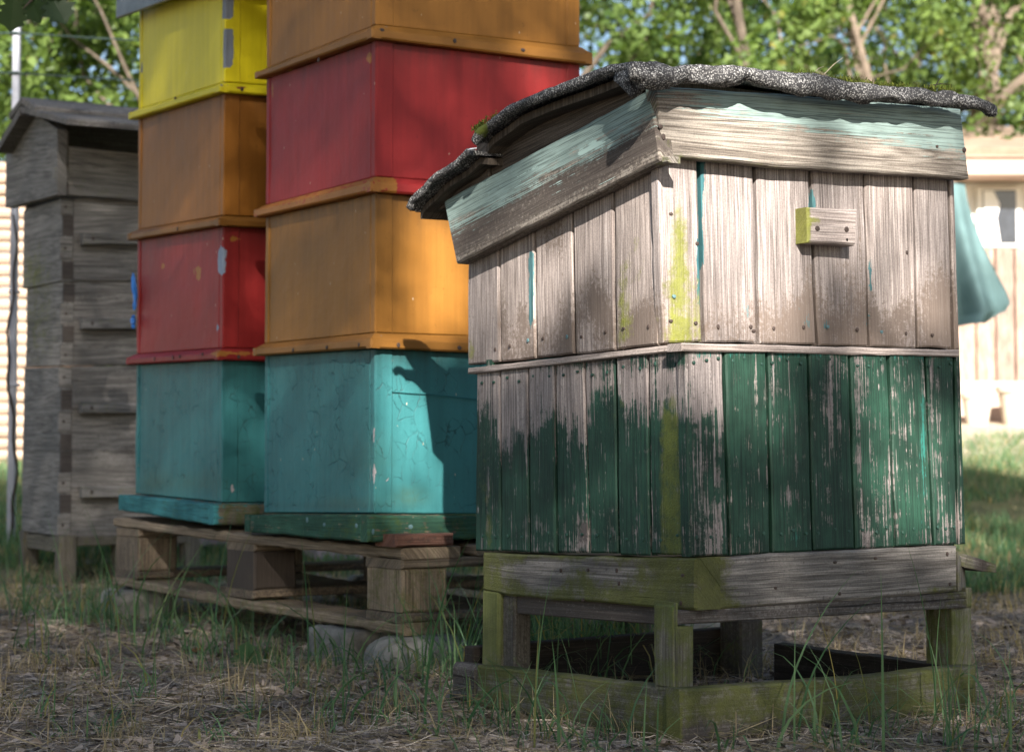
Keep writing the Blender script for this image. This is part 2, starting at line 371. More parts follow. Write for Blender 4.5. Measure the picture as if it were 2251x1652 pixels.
M = {}
M['grey'] = wood('weathered_grey_boards', (.135, .115, .106), (.285, .250, .232), (.50, .455, .43), paint=(.08, .185, .195), paint2=(.035, .11, .12), moss=(.15, .16, .022), stain=(.125, .094, .074), amp=2.2, crack=.45)
M['green'] = wood('worn_green_paint', (.115, .10, .095), (.25, .22, .21), (.42, .385, .365), pfr=(4.5, 240), pbw=.5, paint=(.013, .045, .028), paint2=(.018, .12, .095), moss=(.085, .10, .016), amp=2.6, crack=.9, rough=.62, spec=.3, paintvar=.45)
M['fascia'] = wood('faded_turquoise_fascia', (.07, .06, .05), (.165, .145, .122), (.31, .285, .245), pfr=(2.5, 260), pbw=.3, paint=(.225, .30, .275), paint2=(.34, .46, .42), moss=(.10, .12, .012), ring=34, rlw=.2, amp=2.6, crack=.6, paintvar=.16)
M['beam'] = wood('old_mossy_beam', (.075, .07, .062), (.16, .152, .14), (.30, .285, .26), moss=(.085, .092, .02), rlw=.12, ring=17, fib=150, ckf=(1.3, 62), crack=1., bs=.8)
M['pallet'] = wood('raw_pallet_wood', (.085, .065, .045), (.18, .145, .105), (.30, .25, .18), moss=(.08, .085, .014), ring=20, crack=.7)
M['ghost'] = wood('silver_grey_larch', (.066, .064, .060), (.138, .134, .126), (.24, .235, .222), moss=(.135, .145, .03), rlw=.2, ring=30, amp=1., crack=.7)
M['floorw'] = wood('green_floor_board', (.07, .06, .045), (.15, .125, .09), (.27, .23, .17), paint=(.03, .085, .055), moss=(.06, .09, .012), amp=2.0)
M['floorq'] = wood('turquoise_floor_board', (.09, .08, .06), (.18, .16, .12), (.30, .27, .2), paint=(.04, .17, .18), moss=(.06, .09, .012), amp=2.0)
M['ochre'] = enamel('ochre_enamel', (.265, .115, .020), under=(.22, .23, .27), under2=(.30, .035, .03), var=.12)
M['amber'] = enamel('amber_enamel', (.23, .088, .012), under=(.22, .23, .27), under2=(.30, .035, .03), var=.12)
M['red'] = enamel('red_enamel', (.26, .020, .019), under=(.25, .3, .37), under2=(.33, .13, .025), var=.14)
M['yellow'] = enamel('yellow_enamel', (.56, .47, .008), under=(.16, .18, .21), under2=(.22, .07, .02), var=.08, spec=.25)
M['turq'] = enamel('turquoise_enamel', (.036, .162, .168), under=(.36, .32, .33), under2=(.12, .4, .38), var=.16, craze=.8, rough=.5)
M['nail'] = plain('rusty_nail', (.045, .03, .024), .7, .4)
M['nailb'] = plain('painted_nail', (.08, .15, .16), .6, .4)
M['nailg'] = plain('green_nail', (.015, .05, .035), .6, .4)
M['straw'] = plain('pale_straw', (.42, .36, .24), .8, .2)
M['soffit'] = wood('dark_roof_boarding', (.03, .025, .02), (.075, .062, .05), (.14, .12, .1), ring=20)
M['postw'] = wood('mossy_post', (.06, .055, .045), (.14, .135, .11), (.25, .24, .2), paint2=(.015, .11, .08), moss=(.085, .098, .026), ring=14, crack=.6)
M['shade_board'] = wood('shade_black_board', (.008, .007, .006), (.018, .015, .012), (.04, .035, .03), ring=17, fib=150)  # near-black: the shade under the hive put into the boards' colour
def felt():
    t = NT('gritted_roofing_felt'); pos = t.n('NewGeometry').outputs['Position']; r, g, b, a = t.mk()
    v = t.n('TexVoronoi', {'Vector': pos, 'Scale': 390., 'Randomness': 1.}); c = t.n('SeparateColor', {0: v.outputs['Color']}).outputs[0]
    chip = t.math('MULTIPLY', t.math('LESS_THAN', v.outputs['Distance'], .5), t.ramp(c, [(.1, 0.), (.95, 1.)]))
    chip = t.math('MULTIPLY', chip, t.ramp(t.noise(pos, 23, 4, .6), [(.3, .25), (.62, 1.)]))
    col = t.mix(chip, (.036, .035, .036), (.46, .45, .43))
    mo = t.ramp(t.math('ADD', g, t.math('MULTIPLY', t.math('SUBTRACT', t.noise(pos, 60, 5, .7), .5), 1.2)), [(.5, 0.), (.6, 1.)])
    col = t.mix(t.math('MULTIPLY', mo, t.math('GREATER_THAN', g, .02)), col, (.09, .11, .015))
    return t.out(col, .85, .3, t.math('ADD', chip, t.math('MULTIPLY', t.noise(pos, 60, 5, .75), 2.)), 1., .003)
M['felt'] = felt()
M['concrete'] = plain('old_concrete', (.20, .187, .16), .9, .2, .45, 22, bs=1.)
M['paver'] = plain('pinkish_paving', (.28, .22, .24), .85, .2, .2, 14)
M['pole'] = plain('white_coated_pole', (.30, .31, .35), .4, .4, .12, 30)
M['wire'] = plain('dark_green_wire', (.02, .04, .035), .5, .4)
M['vine'] = plain('brown_vine_stem', (.035, .027, .022), .85, .2, .3, 60)
M['zinc'] = plain('zinc_sheet', (.11, .125, .13), .5, .5, .3, 12)
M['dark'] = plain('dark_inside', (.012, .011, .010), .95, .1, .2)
M['bark'] = plain('tree_bark', (.10, .08, .062), .95, .15, .4, 14, bs=1.)
M['barkpale'] = plain('pale_bark', (.15, .118, .09), .95, .15, .35, 10, bs=.8)
M['leafa'] = leafmat('broad_leaf', (.020, .055, .012), (.20, .28, .075), .5)
M['leafb'] = leafmat('dark_leaf', (.012, .035, .008), (.06, .11, .025), .35)
M['grassg'] = leafmat('green_blade', (.034, .095, .040), (.13, .22, .10), .35, .5)
M['grassd'] = leafmat('straw_blade', (.17, .13, .07), (.40, .32, .19), .2, .8)
M['litter'] = leafmat('dry_litter', (.19, .148, .112), (.66, .555, .44), .05, .9, .15)
M['shard'] = leafmat('bark_chips', (.08, .063, .05), (.40, .33, .275), 0, .9, .15)

# ------------------------------------------------------------ ground
def gz(x, y):
    x = np.asarray(x, float); y = np.asarray(y, float)
    r = np.where(y > 5.0, .085*(np.sqrt((y-5.0)**2 + .36) - .6), 0)
    r = np.where(y > 24, .085*18.4 + (y-24)*.03, r)
    bump = (fbm(x*1.7, y*1.7, 3) - .5)*.05 + (fbm(x*9, y*9, 5) - .5)*.016
    return r + bump*sstep(np.hypot(x-.35, y-2.9), .0, .9)*1. - .004 - .010*np.exp(-(((x-.35)/.8)**2 + ((y-2.75)/.7)**2)**2)
def g1(x, y): return float(gz(x, y))
def build_ground():
    xs = np.unique(np.concatenate([np.linspace(-60, -2.2, 40), np.arange(-2.2, 2.2, .028), np.linspace(2.2, 60, 40)]))
    ys = np.unique(np.concatenate([np.linspace(-40, 1.4, 24), np.arange(1.4, 7.0, .028), np.linspace(7, 26, 60), np.linspace(26, 160, 12)]))
    X, Y = np.meshgrid(xs, ys); Z = gz(X, Y); V = np.stack([X, Y, Z], -1).reshape(-1, 3)
    i = np.arange(len(xs)*len(ys)).reshape(len(ys), len(xs))
    Fq = np.stack([i[:-1, :-1], i[:-1, 1:], i[1:, 1:], i[1:, :-1]], -1).reshape(-1, 4)
    t = NT('soil_and_litter'); pos = t.n('NewGeometry').outputs['Position']
    n1 = t.noise(pos, 1.1, 4, .6); n2 = t.noise(pos, 34, 6, .75); n3 = t.noise(pos, 160, 4, .75)
    col = t.ramp(n2, [(.3, (.10, .08, .064)), (.5, (.235, .192, .155)), (.72, (.45, .385, .315))])
    col = t.mix(t.ramp(n3, [(.36, 1.), (.5, 0.)]), col, (.03, .023, .018))
    y_ = t.n('SeparateXYZ', {0: pos}).outputs[1]
    far = t.n('MapRange', {0: t.math('ADD', y_, t.math('MULTIPLY', n1, 3.)), 1: 5.6, 2: 7.6}).outputs[0]
    lawn = t.mix(t.ramp(n2, [(.35, 0.), (.65, 1.)]), (.10, .12, .04), (.24, .22, .11))
    col = t.mix(far, col, lawn)
    sand = t.n('MapRange', {0: t.math('ADD', y_, t.math('MULTIPLY', n1, 1.5)), 1: 10.0, 2: 11.2}).outputs[0]
    col = t.mix(sand, col, (.42, .36, .27))
    m = t.out(col, .95, .15, t.math('ADD', n2, t.math('MULTIPLY', n3, .4)), .9, .012)
    g = raw_mesh('ground', V, Fq, m, smooth=True); g['kind'] = 'structure'
build_ground()

# ------------------------------------------------------------ the two stacks of painted hive boxes
GRP_B = 'painted wooden hive boxes stacked on the pallet'
def hive_box(fr, label, mat, LL, LR, lb, lt, field=None, rim=None, rimfield=None, strips=True, lid=False, rimmat=None, seed=1):
    """walls between the tilted levels lb and lt; rim = (level bottom, level top)"""
    th = .02
    root = thing('hive_box', label, 'hive box', fr.at(LL/2, LR/2, lb.z(LL/2, LR/2)), GRP_B)
    q = lambda a, b, lv: fr.at(a, b, lv.z(a, b))
    def wall(a0, b0, a1, b1, t, nm='wall', m=mat, res=.012, g='v', f=field, **k):
        mb = MB(); mb.board(q(a0, b0, lb), q(a1, b1, lb), q(a1, b1, lt), q(a0, b0, lt), t, g, res, f, seed=seed+a0*3+b0*7, warp=.003, **k); mb.build(nm, m, root)
    wall(LL-.0005, .0, .021, 0, fr.eR*th); wall(0, .0005, 0, LR-.0005, fr.eL*th)
    wall(.021, LR, LL-.021, LR, -fr.eR*th, res=.1); wall(LL, LR-.0005, LL, .021, -fr.eL*th, res=.1)
    if strips:
        wall(LL+.001, -.0022, LL-.016, -.0022, fr.eR*.004, 'corner_strip'); wall(.0165, -.0022, -.0018, -.0022, fr.eR*.004, 'corner_strip')
        wall(-.0022, -.0015, -.0022, .036, fr.eL*.004, 'corner_strip'); wall(-.0022, LR-.03, -.0022, LR+.001, fr.eL*.004, 'corner_strip')
    if rim:
        rb, rt = rim; o = .021
        mb = MB()
        cs = [(LL+o, -o), (-o, -o), (-o, LR+o), (LL+o, LR+o)]; ci = [(LL+.003, -.003), (-.003, -.003), (-.003, LR+.003), (LL+.003, LR+.003)]
        ins = [fr.eR, fr.eL, -fr.eR, -fr.eL]
        for i in range(4):
            (a0, b0), (a1, b1) = cs[i], cs[(i+1) % 4]; (c0, d0), (c1, d1) = ci[i], ci[(i+1) % 4]
            zb0, zb1 = rb.z(a0, b0), rb.z(a1, b1); zt0, zt1 = rt.z(a0, b0), rt.z(a1, b1)
            zm0, zm1 = zb0 + (zt0-zb0)*.62, zb1 + (zt1-zb1)*.62
            rs = .01 if i < 2 else .1
            sh = .0 if i < 2 else .0012
            mb.board(fr.at(a0, b0, zb0), fr.at(a1, b1, zb1), fr.at(a1, b1, zm1), fr.at(a0, b0, zm0), ins[i]*(.0195-sh), 'u', rs, rimfield, bev=.003, wob=.0008, warp=.0025, seed=seed+i)
            mb.board(fr.at(a0, b0, zm0-.0008)+ins[i]*.003, fr.at(a1, b1, zm1-.0008)+ins[i]*.003, fr.at(c1, d1, zt1), fr.at(c0, d0, zt0), ins[i]*.006 + Vector((0, 0, -.006)), 'u', rs, rimfield, bev=.001, wob=.001, warp=.002, seed=seed+i+.5)
        ro_ = mb.build('rim', rimmat or mat, root)
        for (px, py, side) in RIMNAILS.get(seed, []):
            p = (fr.L if side == 'L' else fr.Rr)(px, py, o+.0005); nail(p, -fr.eR if side == 'L' else -fr.eL, .0042, ro_, M['nail'])
    if lid:
        mb = MB(); z = lt; mb.poly([q(-.025, -.025, z), q(LL+.025, -.025, z), q(LL+.025, LR+.025, z), q(-.025, LR+.025, z)], (0, 0, .02)); mb.build('lid', mat, root)
    return root
def nail(p, n, r, parent, mat, tilt=0.):
    n = Vector(n).normalized(); x = n.cross(Vector((0, 0, 1))).normalized(); y = n.cross(x)
    k = 7; V = []
    sx = random.uniform(.8, 1.25)
    for ring, (rr, h) in enumerate(((1.05, -.001), (1., .0006), (.7, .0011))):
        for i in range(k):
            a = 2*math.pi*i/k; V.append(p + x*math.cos(a)*r*rr*sx + y*math.sin(a)*r*rr/sx*random.uniform(.85, 1.1) + n*h)
    V.append(p + n*.0012)
    F = [(j*k+i, j*k+(i+1) % k, (j+1)*k+(i+1) % k, (j+1)*k+i) for j in range(2) for i in range(k)] + [(2*k+i, 2*k+(i+1) % k, 3*k) for i in range(k)]
    mb = MB(); mb.add(np.array([tuple(v) for v in V]), F); return mb.build('nail', mat, parent)
RIMNAILS = {11: [(700, 132, 'L'), (840, 66, 'R'), (1000, 90, 'R'), (1150, 110, 'R')], 13: [(644, 769, 'L'), (718, 763, 'L'), (789, 757, 'L'), (876, 758, 'R'), (1010, 764, 'R')],
            21: [(385, 216, 'L'), (532, 196, 'R')], 23: [(340, 789, 'L'), (380, 785, 'L'), (395, 783, 'L'), (445, 778, 'L'), (525, 784, 'R')], 22: [(390, 502, 'L')]}
def mk4(r=0, g=0, b=0, a=0):
    r, g, b, a = np.broadcast_arrays(*[np.asarray(x, float) for x in (r, g, b, a)]); return np.stack([r, g, b, a], -1)

S1 = Frame(825, 3.40, 32.5); A1 = S1.lenL(583); B1 = S1.lenR(1274)
lv1 = lambda a, c, b: Level(S1, A1, B1, a, c, b)
r1b, r1t = lv1(172, 89, 143), lv1(150, 55, 104)
r2b, r2t = lv1(477, 424, 456), lv1(451, 388, 419)
r3b, r3t = lv1(782, 766, 786), lv1(755, 731, 746)
bsb, bst = lv1(1168, 1189, 1176), lv1(1126, 1127, 1131)
top1 = lv1(-250, -330, -280)
def grime_under(yf, amt=.7):            # streaks of dirt washed down from the rim above
    return lambda px, py: amt*np.exp(-np.clip(py - yf(px), 0, 999)/40.)*(.2+1.3*fbm(px*.12, 0, 4))
def line(x0, y0, x1, y1): return lambda x: y0 + (y1-y0)*(x-x0)/(x1-x0)
def two(xc, f, g): return lambda x: np.where(x < xc, f(x), g(x))
u1 = two(825, line(583, 172, 825, 89), line(825, 89, 1274, 143)); u2 = two(825, line(583, 477, 825, 424), line(825, 424, 1274, 456)); u3 = two(825, line(583, 782, 825, 766), line(825, 766, 1274, 786))
hive_box(S1, 'topmost ochre hive box of the right stack, cut off by the top edge', M['ochre'], A1, B1, r1t, top1, None, (r1b, r1t),
         lambda px, py: mk4(.42*blob(px, py, 860, 58, 30, 5) + .45*blob(px, py, 1100, 82, 90, 4), 0, .2*(py > 0), 0), lid=True, seed=11)
hive_box(S1, 'large red hive box between two ochre ones in the right stack', M['red'], A1, B1, r2t, r1b,
         lambda px, py: mk4(.55*blob(px, py, 842, 268, 4, 6), 0, grime_under(u1, .8)(px, py), .9*blob(px, py, 812, 127, 8, 16) + .8*blob(px, py, 836, 220, 3.5, 60) + .6*blob(px, py, 599, 200, 4, 28)),
         (r2b, r2t), lambda px, py: mk4(0, 0, .15, np.where(px < 872, .62, .0) + .5*blob(px, py, 700, 440, 60, 30)*0), seed=12)
hive_box(S1, 'ochre hive box of the right stack, standing on the turquoise one', M['ochre'], A1, B1, r3t, r2b,
         lambda px, py: mk4(.7*blob(px, py, 839, 462, 3, 5) + .6*blob(px, py, 836, 560, 3, 6), 0, grime_under(u2, .8)(px, py), 0),
         (r3b, r3t), lambda px, py: mk4(.8*blob(px, py, 838, 737, 8, 2.5), 0, .25, 0), seed=13)
hive_box(S1, 'turquoise hive box with crazed peeling paint at the bottom of the right stack', M['turq'], A1, B1, bst, r3b,
         lambda px, py: mk4(.95*blob(px, py, 822, 1040, 4, 26) + .7*blob(px, py, 822, 950, 3, 30) + .8*blob(px, py, 851, 1060, 5, 7) + .7*blob(px, py, 835, 1120, 16, 7),
                            .6*blob(px, py, 900, 1092, 38, 22) + .45*blob(px, py, 760, 1105, 70, 14) + .3*blob(px, py, 800, 1010, 60, 60), grime_under(u3, .75)(px, py) + .35*blob(px, py, 700, 1115, 200, 6), 0), None, seed=14)
tqb = [o for o in S.objects if o.get('label', '').startswith('turquoise hive box with crazed')][0]
mb = MB(); mb.tube([S1.Rr(x, y, .004) for x, y in ((862, 860), (900, 863), (940, 865), (985, 870), (1040, 876), (1130, 880))], .0011, 5); mb.build('cord', M['turq'], tqb)
def hive_floor(fr, LL, LR, lb, lt, label, mat, field):
    root = thing('hive_floor', label, 'hive floor', fr.at(LL/2, LR/2, lb.z(LL/2, LR/2)), 'wooden floors under the painted hive stacks')
    o = .032; cs = [(LL+o, -o), (-o, -o), (-o, LR+o), (LL+o, LR+o)]; ins = [fr.eR, fr.eL, -fr.eR, -fr.eL]
    for i in range(4):
        (a0, b0), (a1, b1) = cs[i], cs[(i+1) % 4]; e = ins[(i+1) % 4]; th = .028
        p0 = fr.at(a0, b0, 0); p1 = fr.at(a1, b1, 0)
        if i in (0, 2): p0 = p0 + ins[1 if i == 0 else 3]*-0.0; p1 = p1 - (p1-p0).normalized()*(th+.001); p0 = p0 + (p1-p0).normalized()*(th+.001)*1
        zb = lambda a, b: lb.z(a, b)
        q = [p0 + Vector((0, 0, zb(a0, b0))), p1 + Vector((0, 0, zb(a1, b1))), p1 + Vector((0, 0, lt.z(a1, b1)-.004)), p0 + Vector((0, 0, lt.z(a0, b0)-.004))]
        mb = MB(); mb.board(*q, ins[i]*th, 'u', .01 if i < 2 else .1, field, bev=.003, wob=.0015, warp=.004, seed=i+3); mb.build('side_rail', mat, root)
    mb = MB(); k = .030
    mb.poly([fr.at(a, b, lt.z(a, b)-.010) for a, b in ((-o+k, -o+k), (-o+k, LR+o-k), (LL+o-k, LR+o-k), (LL+o-k, -o+k))], (0, 0, .008), [(.5, 0, 0, 0)]*8); mb.build('floor_panel', mat, root)
    return root
fl1 = hive_floor(S1, A1, B1, bsb, bst, 'mossy green painted floor frame under the right hive stack', M['floorw'],
    lambda px, py: mk4(.72 - .5*sstep(py, 1150, 1128)*0 + .2*blob(px, py, 700, 1160, 120, 20), .38*sstep(px, 600, 800)*(px < 850) + .3*(px > 850), .25, 0))
for px, py, sd in ((675, 1142, 'L'), (713, 1152, 'L'), (783, 1155, 'L'), (820, 1168, 'L'), (903, 1157, 'R')):
    nail((S1.L if sd == 'L' else S1.Rr)(px, py, .0325), -S1.eR if sd == 'L' else -S1.eL, .0045, fl1, M['nailb'])

S2 = Frame(489, 3.93, 32.5); A2 = S2.lenL(300); B2 = .485
lv2 = lambda a, c, b: Level(S2, A2, B2, a, c, b)
s1b, s1t = lv2(262, 205, 240), lv2(240, 180, 212)
s2b, s2t = lv2(528, 498, 519), lv2(505, 473, 490)
s3b, s3t = lv2(801, 791, 803), lv2(778, 764, 772)
tbb, tbt = lv2(1122, 1151, 1148), lv2(1084, 1103, 1104)
top2 = lv2(8, -62, -20)
w1 = two(489, line(300, 262, 489, 205), line(489, 205, 585, 217)); w2 = two(489, line(300, 528, 489, 498), line(489, 498, 585, 503)); w3 = two(489, line(300, 801, 489, 791), line(489, 791, 585, 797))
hive_box(S2, 'bright yellow hive box with a grey peeled corner at the top of the left stack', M['yellow'], A2, B2, s1t, top2,
         lambda px, py: mk4(1.3*((px > 490) & (px < 512))*(sstep(py, 150, 140)*sstep(py, 62, 72) + sstep(py, 44, 34)) + .75*blob(px, py, 312, 150, 3, 20), 0, 0, 0), (s1b, s1t),
         lambda px, py: mk4(.6*blob(px, py, 486, 186, 5, 10), 0, .15, .8*blob(px, py, 530, 193, 14, 5)+.5*blob(px, py, 385, 215, 60, 6)), seed=21)
hive_box(S2, 'brownish amber hive box between the yellow and the red one in the left stack', M['amber'], A2, B2, s2t, s1b,
         lambda px, py: mk4(.7*blob(px, py, 489, 342, 3, 5), 0, grime_under(w1, .7)(px, py), .6*blob(px, py, 482, 276, 4, 4)), (s2b, s2t), lambda px, py: mk4(.2*blob(px, py, 400, 495, 80, 4), .2, .2, 0), seed=22)
hive_box(S2, 'dark red hive box with a chipped corner and blue tape, left stack', M['red'], A2, B2, s3t, s2b,
         lambda px, py: mk4(1.2*blob(px, py, 487, 560, 9, 18) + 1.1*blob(px, py, 487, 590, 9, 16) + .9*blob(px, py, 478, 720, 4, 16), 0, grime_under(w2, .7)(px, py),
                            .85*blob(px, py, 435, 598, 10, 22) + .7*blob(px, py, 357, 585, 9, 12) + .8*blob(px, py, 515, 525, 16, 8)), (s3b, s3t), lambda px, py: mk4(0, 0, .15, .6*blob(px, py, 530, 778, 70, 8) + .4*blob(px, py, 480, 775, 20, 9)), seed=23)
redl = [o for o in S.objects if o.get('label', '').startswith('dark red hive box')][0]
mb = MB()
for y0, y1 in ((600, 682), (692, 722)):
    pts = [(P(295 + 2*math.sin(y*.06), y, S2.at(A2, 0, 0).y - .015)) for y in np.linspace(y0, y1, 9)]
    mb.tube(pts, [.002, .005, .006, .007, .0065, .006, .005, .005, .002], 6, rough=.4)
mb.build('blue_tape', plain('blue_tape', (.02, .19, .62), .4, .5), redl)
hive_box(S2, 'turquoise hive box at the bottom of the left stack', M['turq'], A2, B2, tbt, s3b,
         lambda px, py: mk4(.9*blob(px, py, 508, 1075, 4, 22), .55*blob(px, py, 335, 1060, 34, 30) + .4*blob(px, py, 430, 1060, 60, 26), grime_under(w3, .7)(px, py), 0), None, seed=24)
hive_floor(S2, A2, B2, tbb, tbt, 'turquoise painted floor frame under the left hive stack', M['floorq'],
    lambda px, py: mk4(np.where(px < 478, .9, .25), .2 + .3*(px > 478), .2, 0))
# sheet-metal covered roof of the left stack
rt = thing('hive_roof', 'dark grey flat metal roof on the yellow hive box, cut by the top edge', 'hive roof', S2.at(A2/2, B2/2, top2.z(A2/2, B2/2)))
mb = MB(); o = .045
mb.board(*[S2.at(a, b, top2.z(a, b)+h) for a, b, h in ((A2+o, -o, -.034), (-o, -o, -.034), (-o, -o, .03), (A2+o, -o, .03))], S2.eR*.008, 'u', .02, warp=.004)
mb.board(*[S2.at(a, b, top2.z(a, b)+h) for a, b, h in ((-o, -o+.008, -.034), (-o, B2+o, -.034), (-o, B2+o, .03), (-o, -o+.008, .03))], S2.eL*.008, 'u', .05)
mb.build('edge_sheet', M['zinc'], rt)
mb = MB(); mb.poly([S2.at(a, b, top2.z(a, b)+.002) for a, b in ((-o+.009, -o+.009), (-o+.009, B2+o), (A2+o, B2+o), (A2+o, -o+.009))], (0, 0, .022)); mb.build('top_sheet', M['zinc'], rt)

# ------------------------------------------------------------ pallet and the blocks that carry it
PF = Frame(884, 3.355, 36.5); PL, PR = 1.27, .80
pl = thing('pallet', 'weathered wooden pallet carrying both painted hive stacks', 'pallet', PF.at(PL/2, PR/2, .05))
pz = lambda a, h: h + .021*a/PL
def pbox(nm, a0, a1, b0, b1, z0, z1, grain, m=M['pallet'], mk=None, wave=0.):
    mb = MB(); A = [PF.at(a, b, pz(a, z)) for a, b, z in ((a1, b0, z0), (a0, b0, z0), (a0, b0, z1), (a1, b0, z1))]
    fld = (lambda px, py: mk4(*mk)) if mk else None
    if grain == 'a':
        mb.board(*A, PF.eR*(b1-b0), 'u', .012, fld, bev=.004, wob=.004 if wave else .0015, warp=.006, bow=wave)
    else:
        Bq = [PF.at(a0, b, pz(a0, z)) for b, z in ((b0, z0), (b1, z0), (b1, z1), (b0, z1))]
        mb.board(*Bq, PF.eL*(a1-a0), 'u' if grain == 'b' else 'v', .02, fld, bev=.004, wob=.0015, warp=.006)
    return mb.build(nm, m, pl)
for i, b0 in enumerate((0, .165, .33, .50, .66)):
    pbox('deck_board', 0, PL, b0, b0+.13, .190, .2105, 'a', mk=(0, .12, .1, 0), wave=.006 if i == 0 else 0)
for a0 in (.0, .565, 1.13):
    pbox('cross_board', a0, a0+.125, 0.002, PR, .170, .1885, 'b', mk=(0, .15, .2, 0))
    for b0 in (.003, .345, .695):
        pbox('block', a0+.002, a0+.123, b0, b0+.10, .0895, .1695, 'v', mk=(0, .42 if a0 == 0 else .12, (1.0 if a0 < 1 else .35) if a0 else .1, 0))
    pbox('cross_board', a0, a0+.125, 0.001, PR, .0715, .0888, 'b', mk=(0, .3 if a0 == 0 else .1, .5, 0))
for b0 in (0, .345, .69):
    pbox('bottom_board', -.004, PL, b0, b0+.10, .0505, .0708, 'a', mk=(0, .35, .1, 0), wave=.004)
PF2 = PF
ch = thing('wood_offcut', 'short reddish wood offcut lying on the front corner of the pallet', 'wood offcut', PF.at(.05, .08, .211))
mb = MB(); mb.board(*[PF.at(a, b, z) for a, b, z in ((-.006, -.018, .212), (-.006, .112, .212), (-.006, .112, .2345), (-.006, -.018, .2345))], PF.eL*.07, 'u', .01, lambda x, y: mk4(0, 0, .35, 0), bev=.003, wob=.002, warp=.004); 
mb.build('offcut', wood('reddish_offcut', (.07, .03, .02), (.17, .08, .055), (.3, .19, .15)), ch)
def concrete(label, cx, cy, lx, ly, h, rot, z0=-.03, rnd=.02, seed=3):
    mb = MB(); n = 9; Vt = []
    for k, (ax, s) in enumerate([(a, s) for a in range(3) for s in (-1, 1)]): pass
    import bmesh
    bm = bmesh.new(); bmesh.ops.create_cube(bm, size=2.0); bmesh.ops.subdivide_edges(bm, edges=bm.edges, cuts=8, use_grid_fill=True)
    me = bpy.data.meshes.new('concrete_block')
    for v in bm.verts:
        c = v.co; L = (lx/2, ly/2, h/2); q = Vector([c[i]*L[i] for i in range(3)]); core = Vector([max(-(L[i]-rnd), min(L[i]-rnd, q[i])) for i in range(3)]); d = q-core
        if d.length > 1e-6: q = core + d.normalized()*rnd
        q += q.normalized()*((float(fbm(q.x*30+seed, q.y*30+q.z*40, seed))-.5)*.012)
        v.co = q
    for f in bm.faces: f.smooth = True
    bm.to_mesh(me); bm.free(); me.materials.append(M['concrete'])
    o = bpy.data.objects.new('concrete_block', me); S.collection.objects.link(o); o.location = (cx, cy, z0+h/2); o.rotation_euler = (0, 0, R(rot)); return tag(o, label, 'concrete block', 'concrete blocks under the pallet')
q = PF.L(745, 1430, .02)
concrete('angular concrete block under the front corner of the pallet, its left half', q.x+.035, q.y+.06, .15, .15, .14, 36, z0=-.092, rnd=.012)
q = PF.L(860, 1430, .03)
concrete('rounded concrete stone under the front corner of the pallet, right beside the angular block', q.x+.05, q.y+.07, .2, .17, .135, 30, z0=-.088, rnd=.05, seed=8)
q = PF.at(PL-.06, .04, 0)
concrete('low concrete block under the far left end of the pallet', q.x, q.y, .16, .16, .12, 20, z0=-.056, seed=5)
q = PF.at(.06, .72, 0)
concrete('concrete block under the right end of the pallet behind the planked hive', q.x, q.y, .18, .16, .12, 20, z0=-.07, seed=6)
q = PF.at(PL-.06, .72, 0)
concrete('concrete block under the back corner of the pallet', q.x, q.y, .16, .16, .12, 10, z0=-.055, seed=9)
for i, (x, y, r, lb) in enumerate(((-1.31, 6.05, 8, 'pinkish paving slab on the grass behind the grey hive stand'), (-.62, 5.75, 20, 'pale paving slab seen through the gap in the pallet'), (-.98, 6.1, 40, 'paving slab lying behind the pallet'))):
    mb = MB(); c = Vector((x, y, g1(x, y)+.012)); a = Vector((math.cos(R(r)), math.sin(R(r)), .02)); b = Vector((-math.sin(R(r)), math.cos(R(r)), .06))
    mb.box(c, a*.36, b*.3, Vector((0, 0, .05)), bev=.006); tag(recentre(mb.build('paving_slab', M['paver']), c), lb, 'paving slab', 'paving slabs behind the hives')

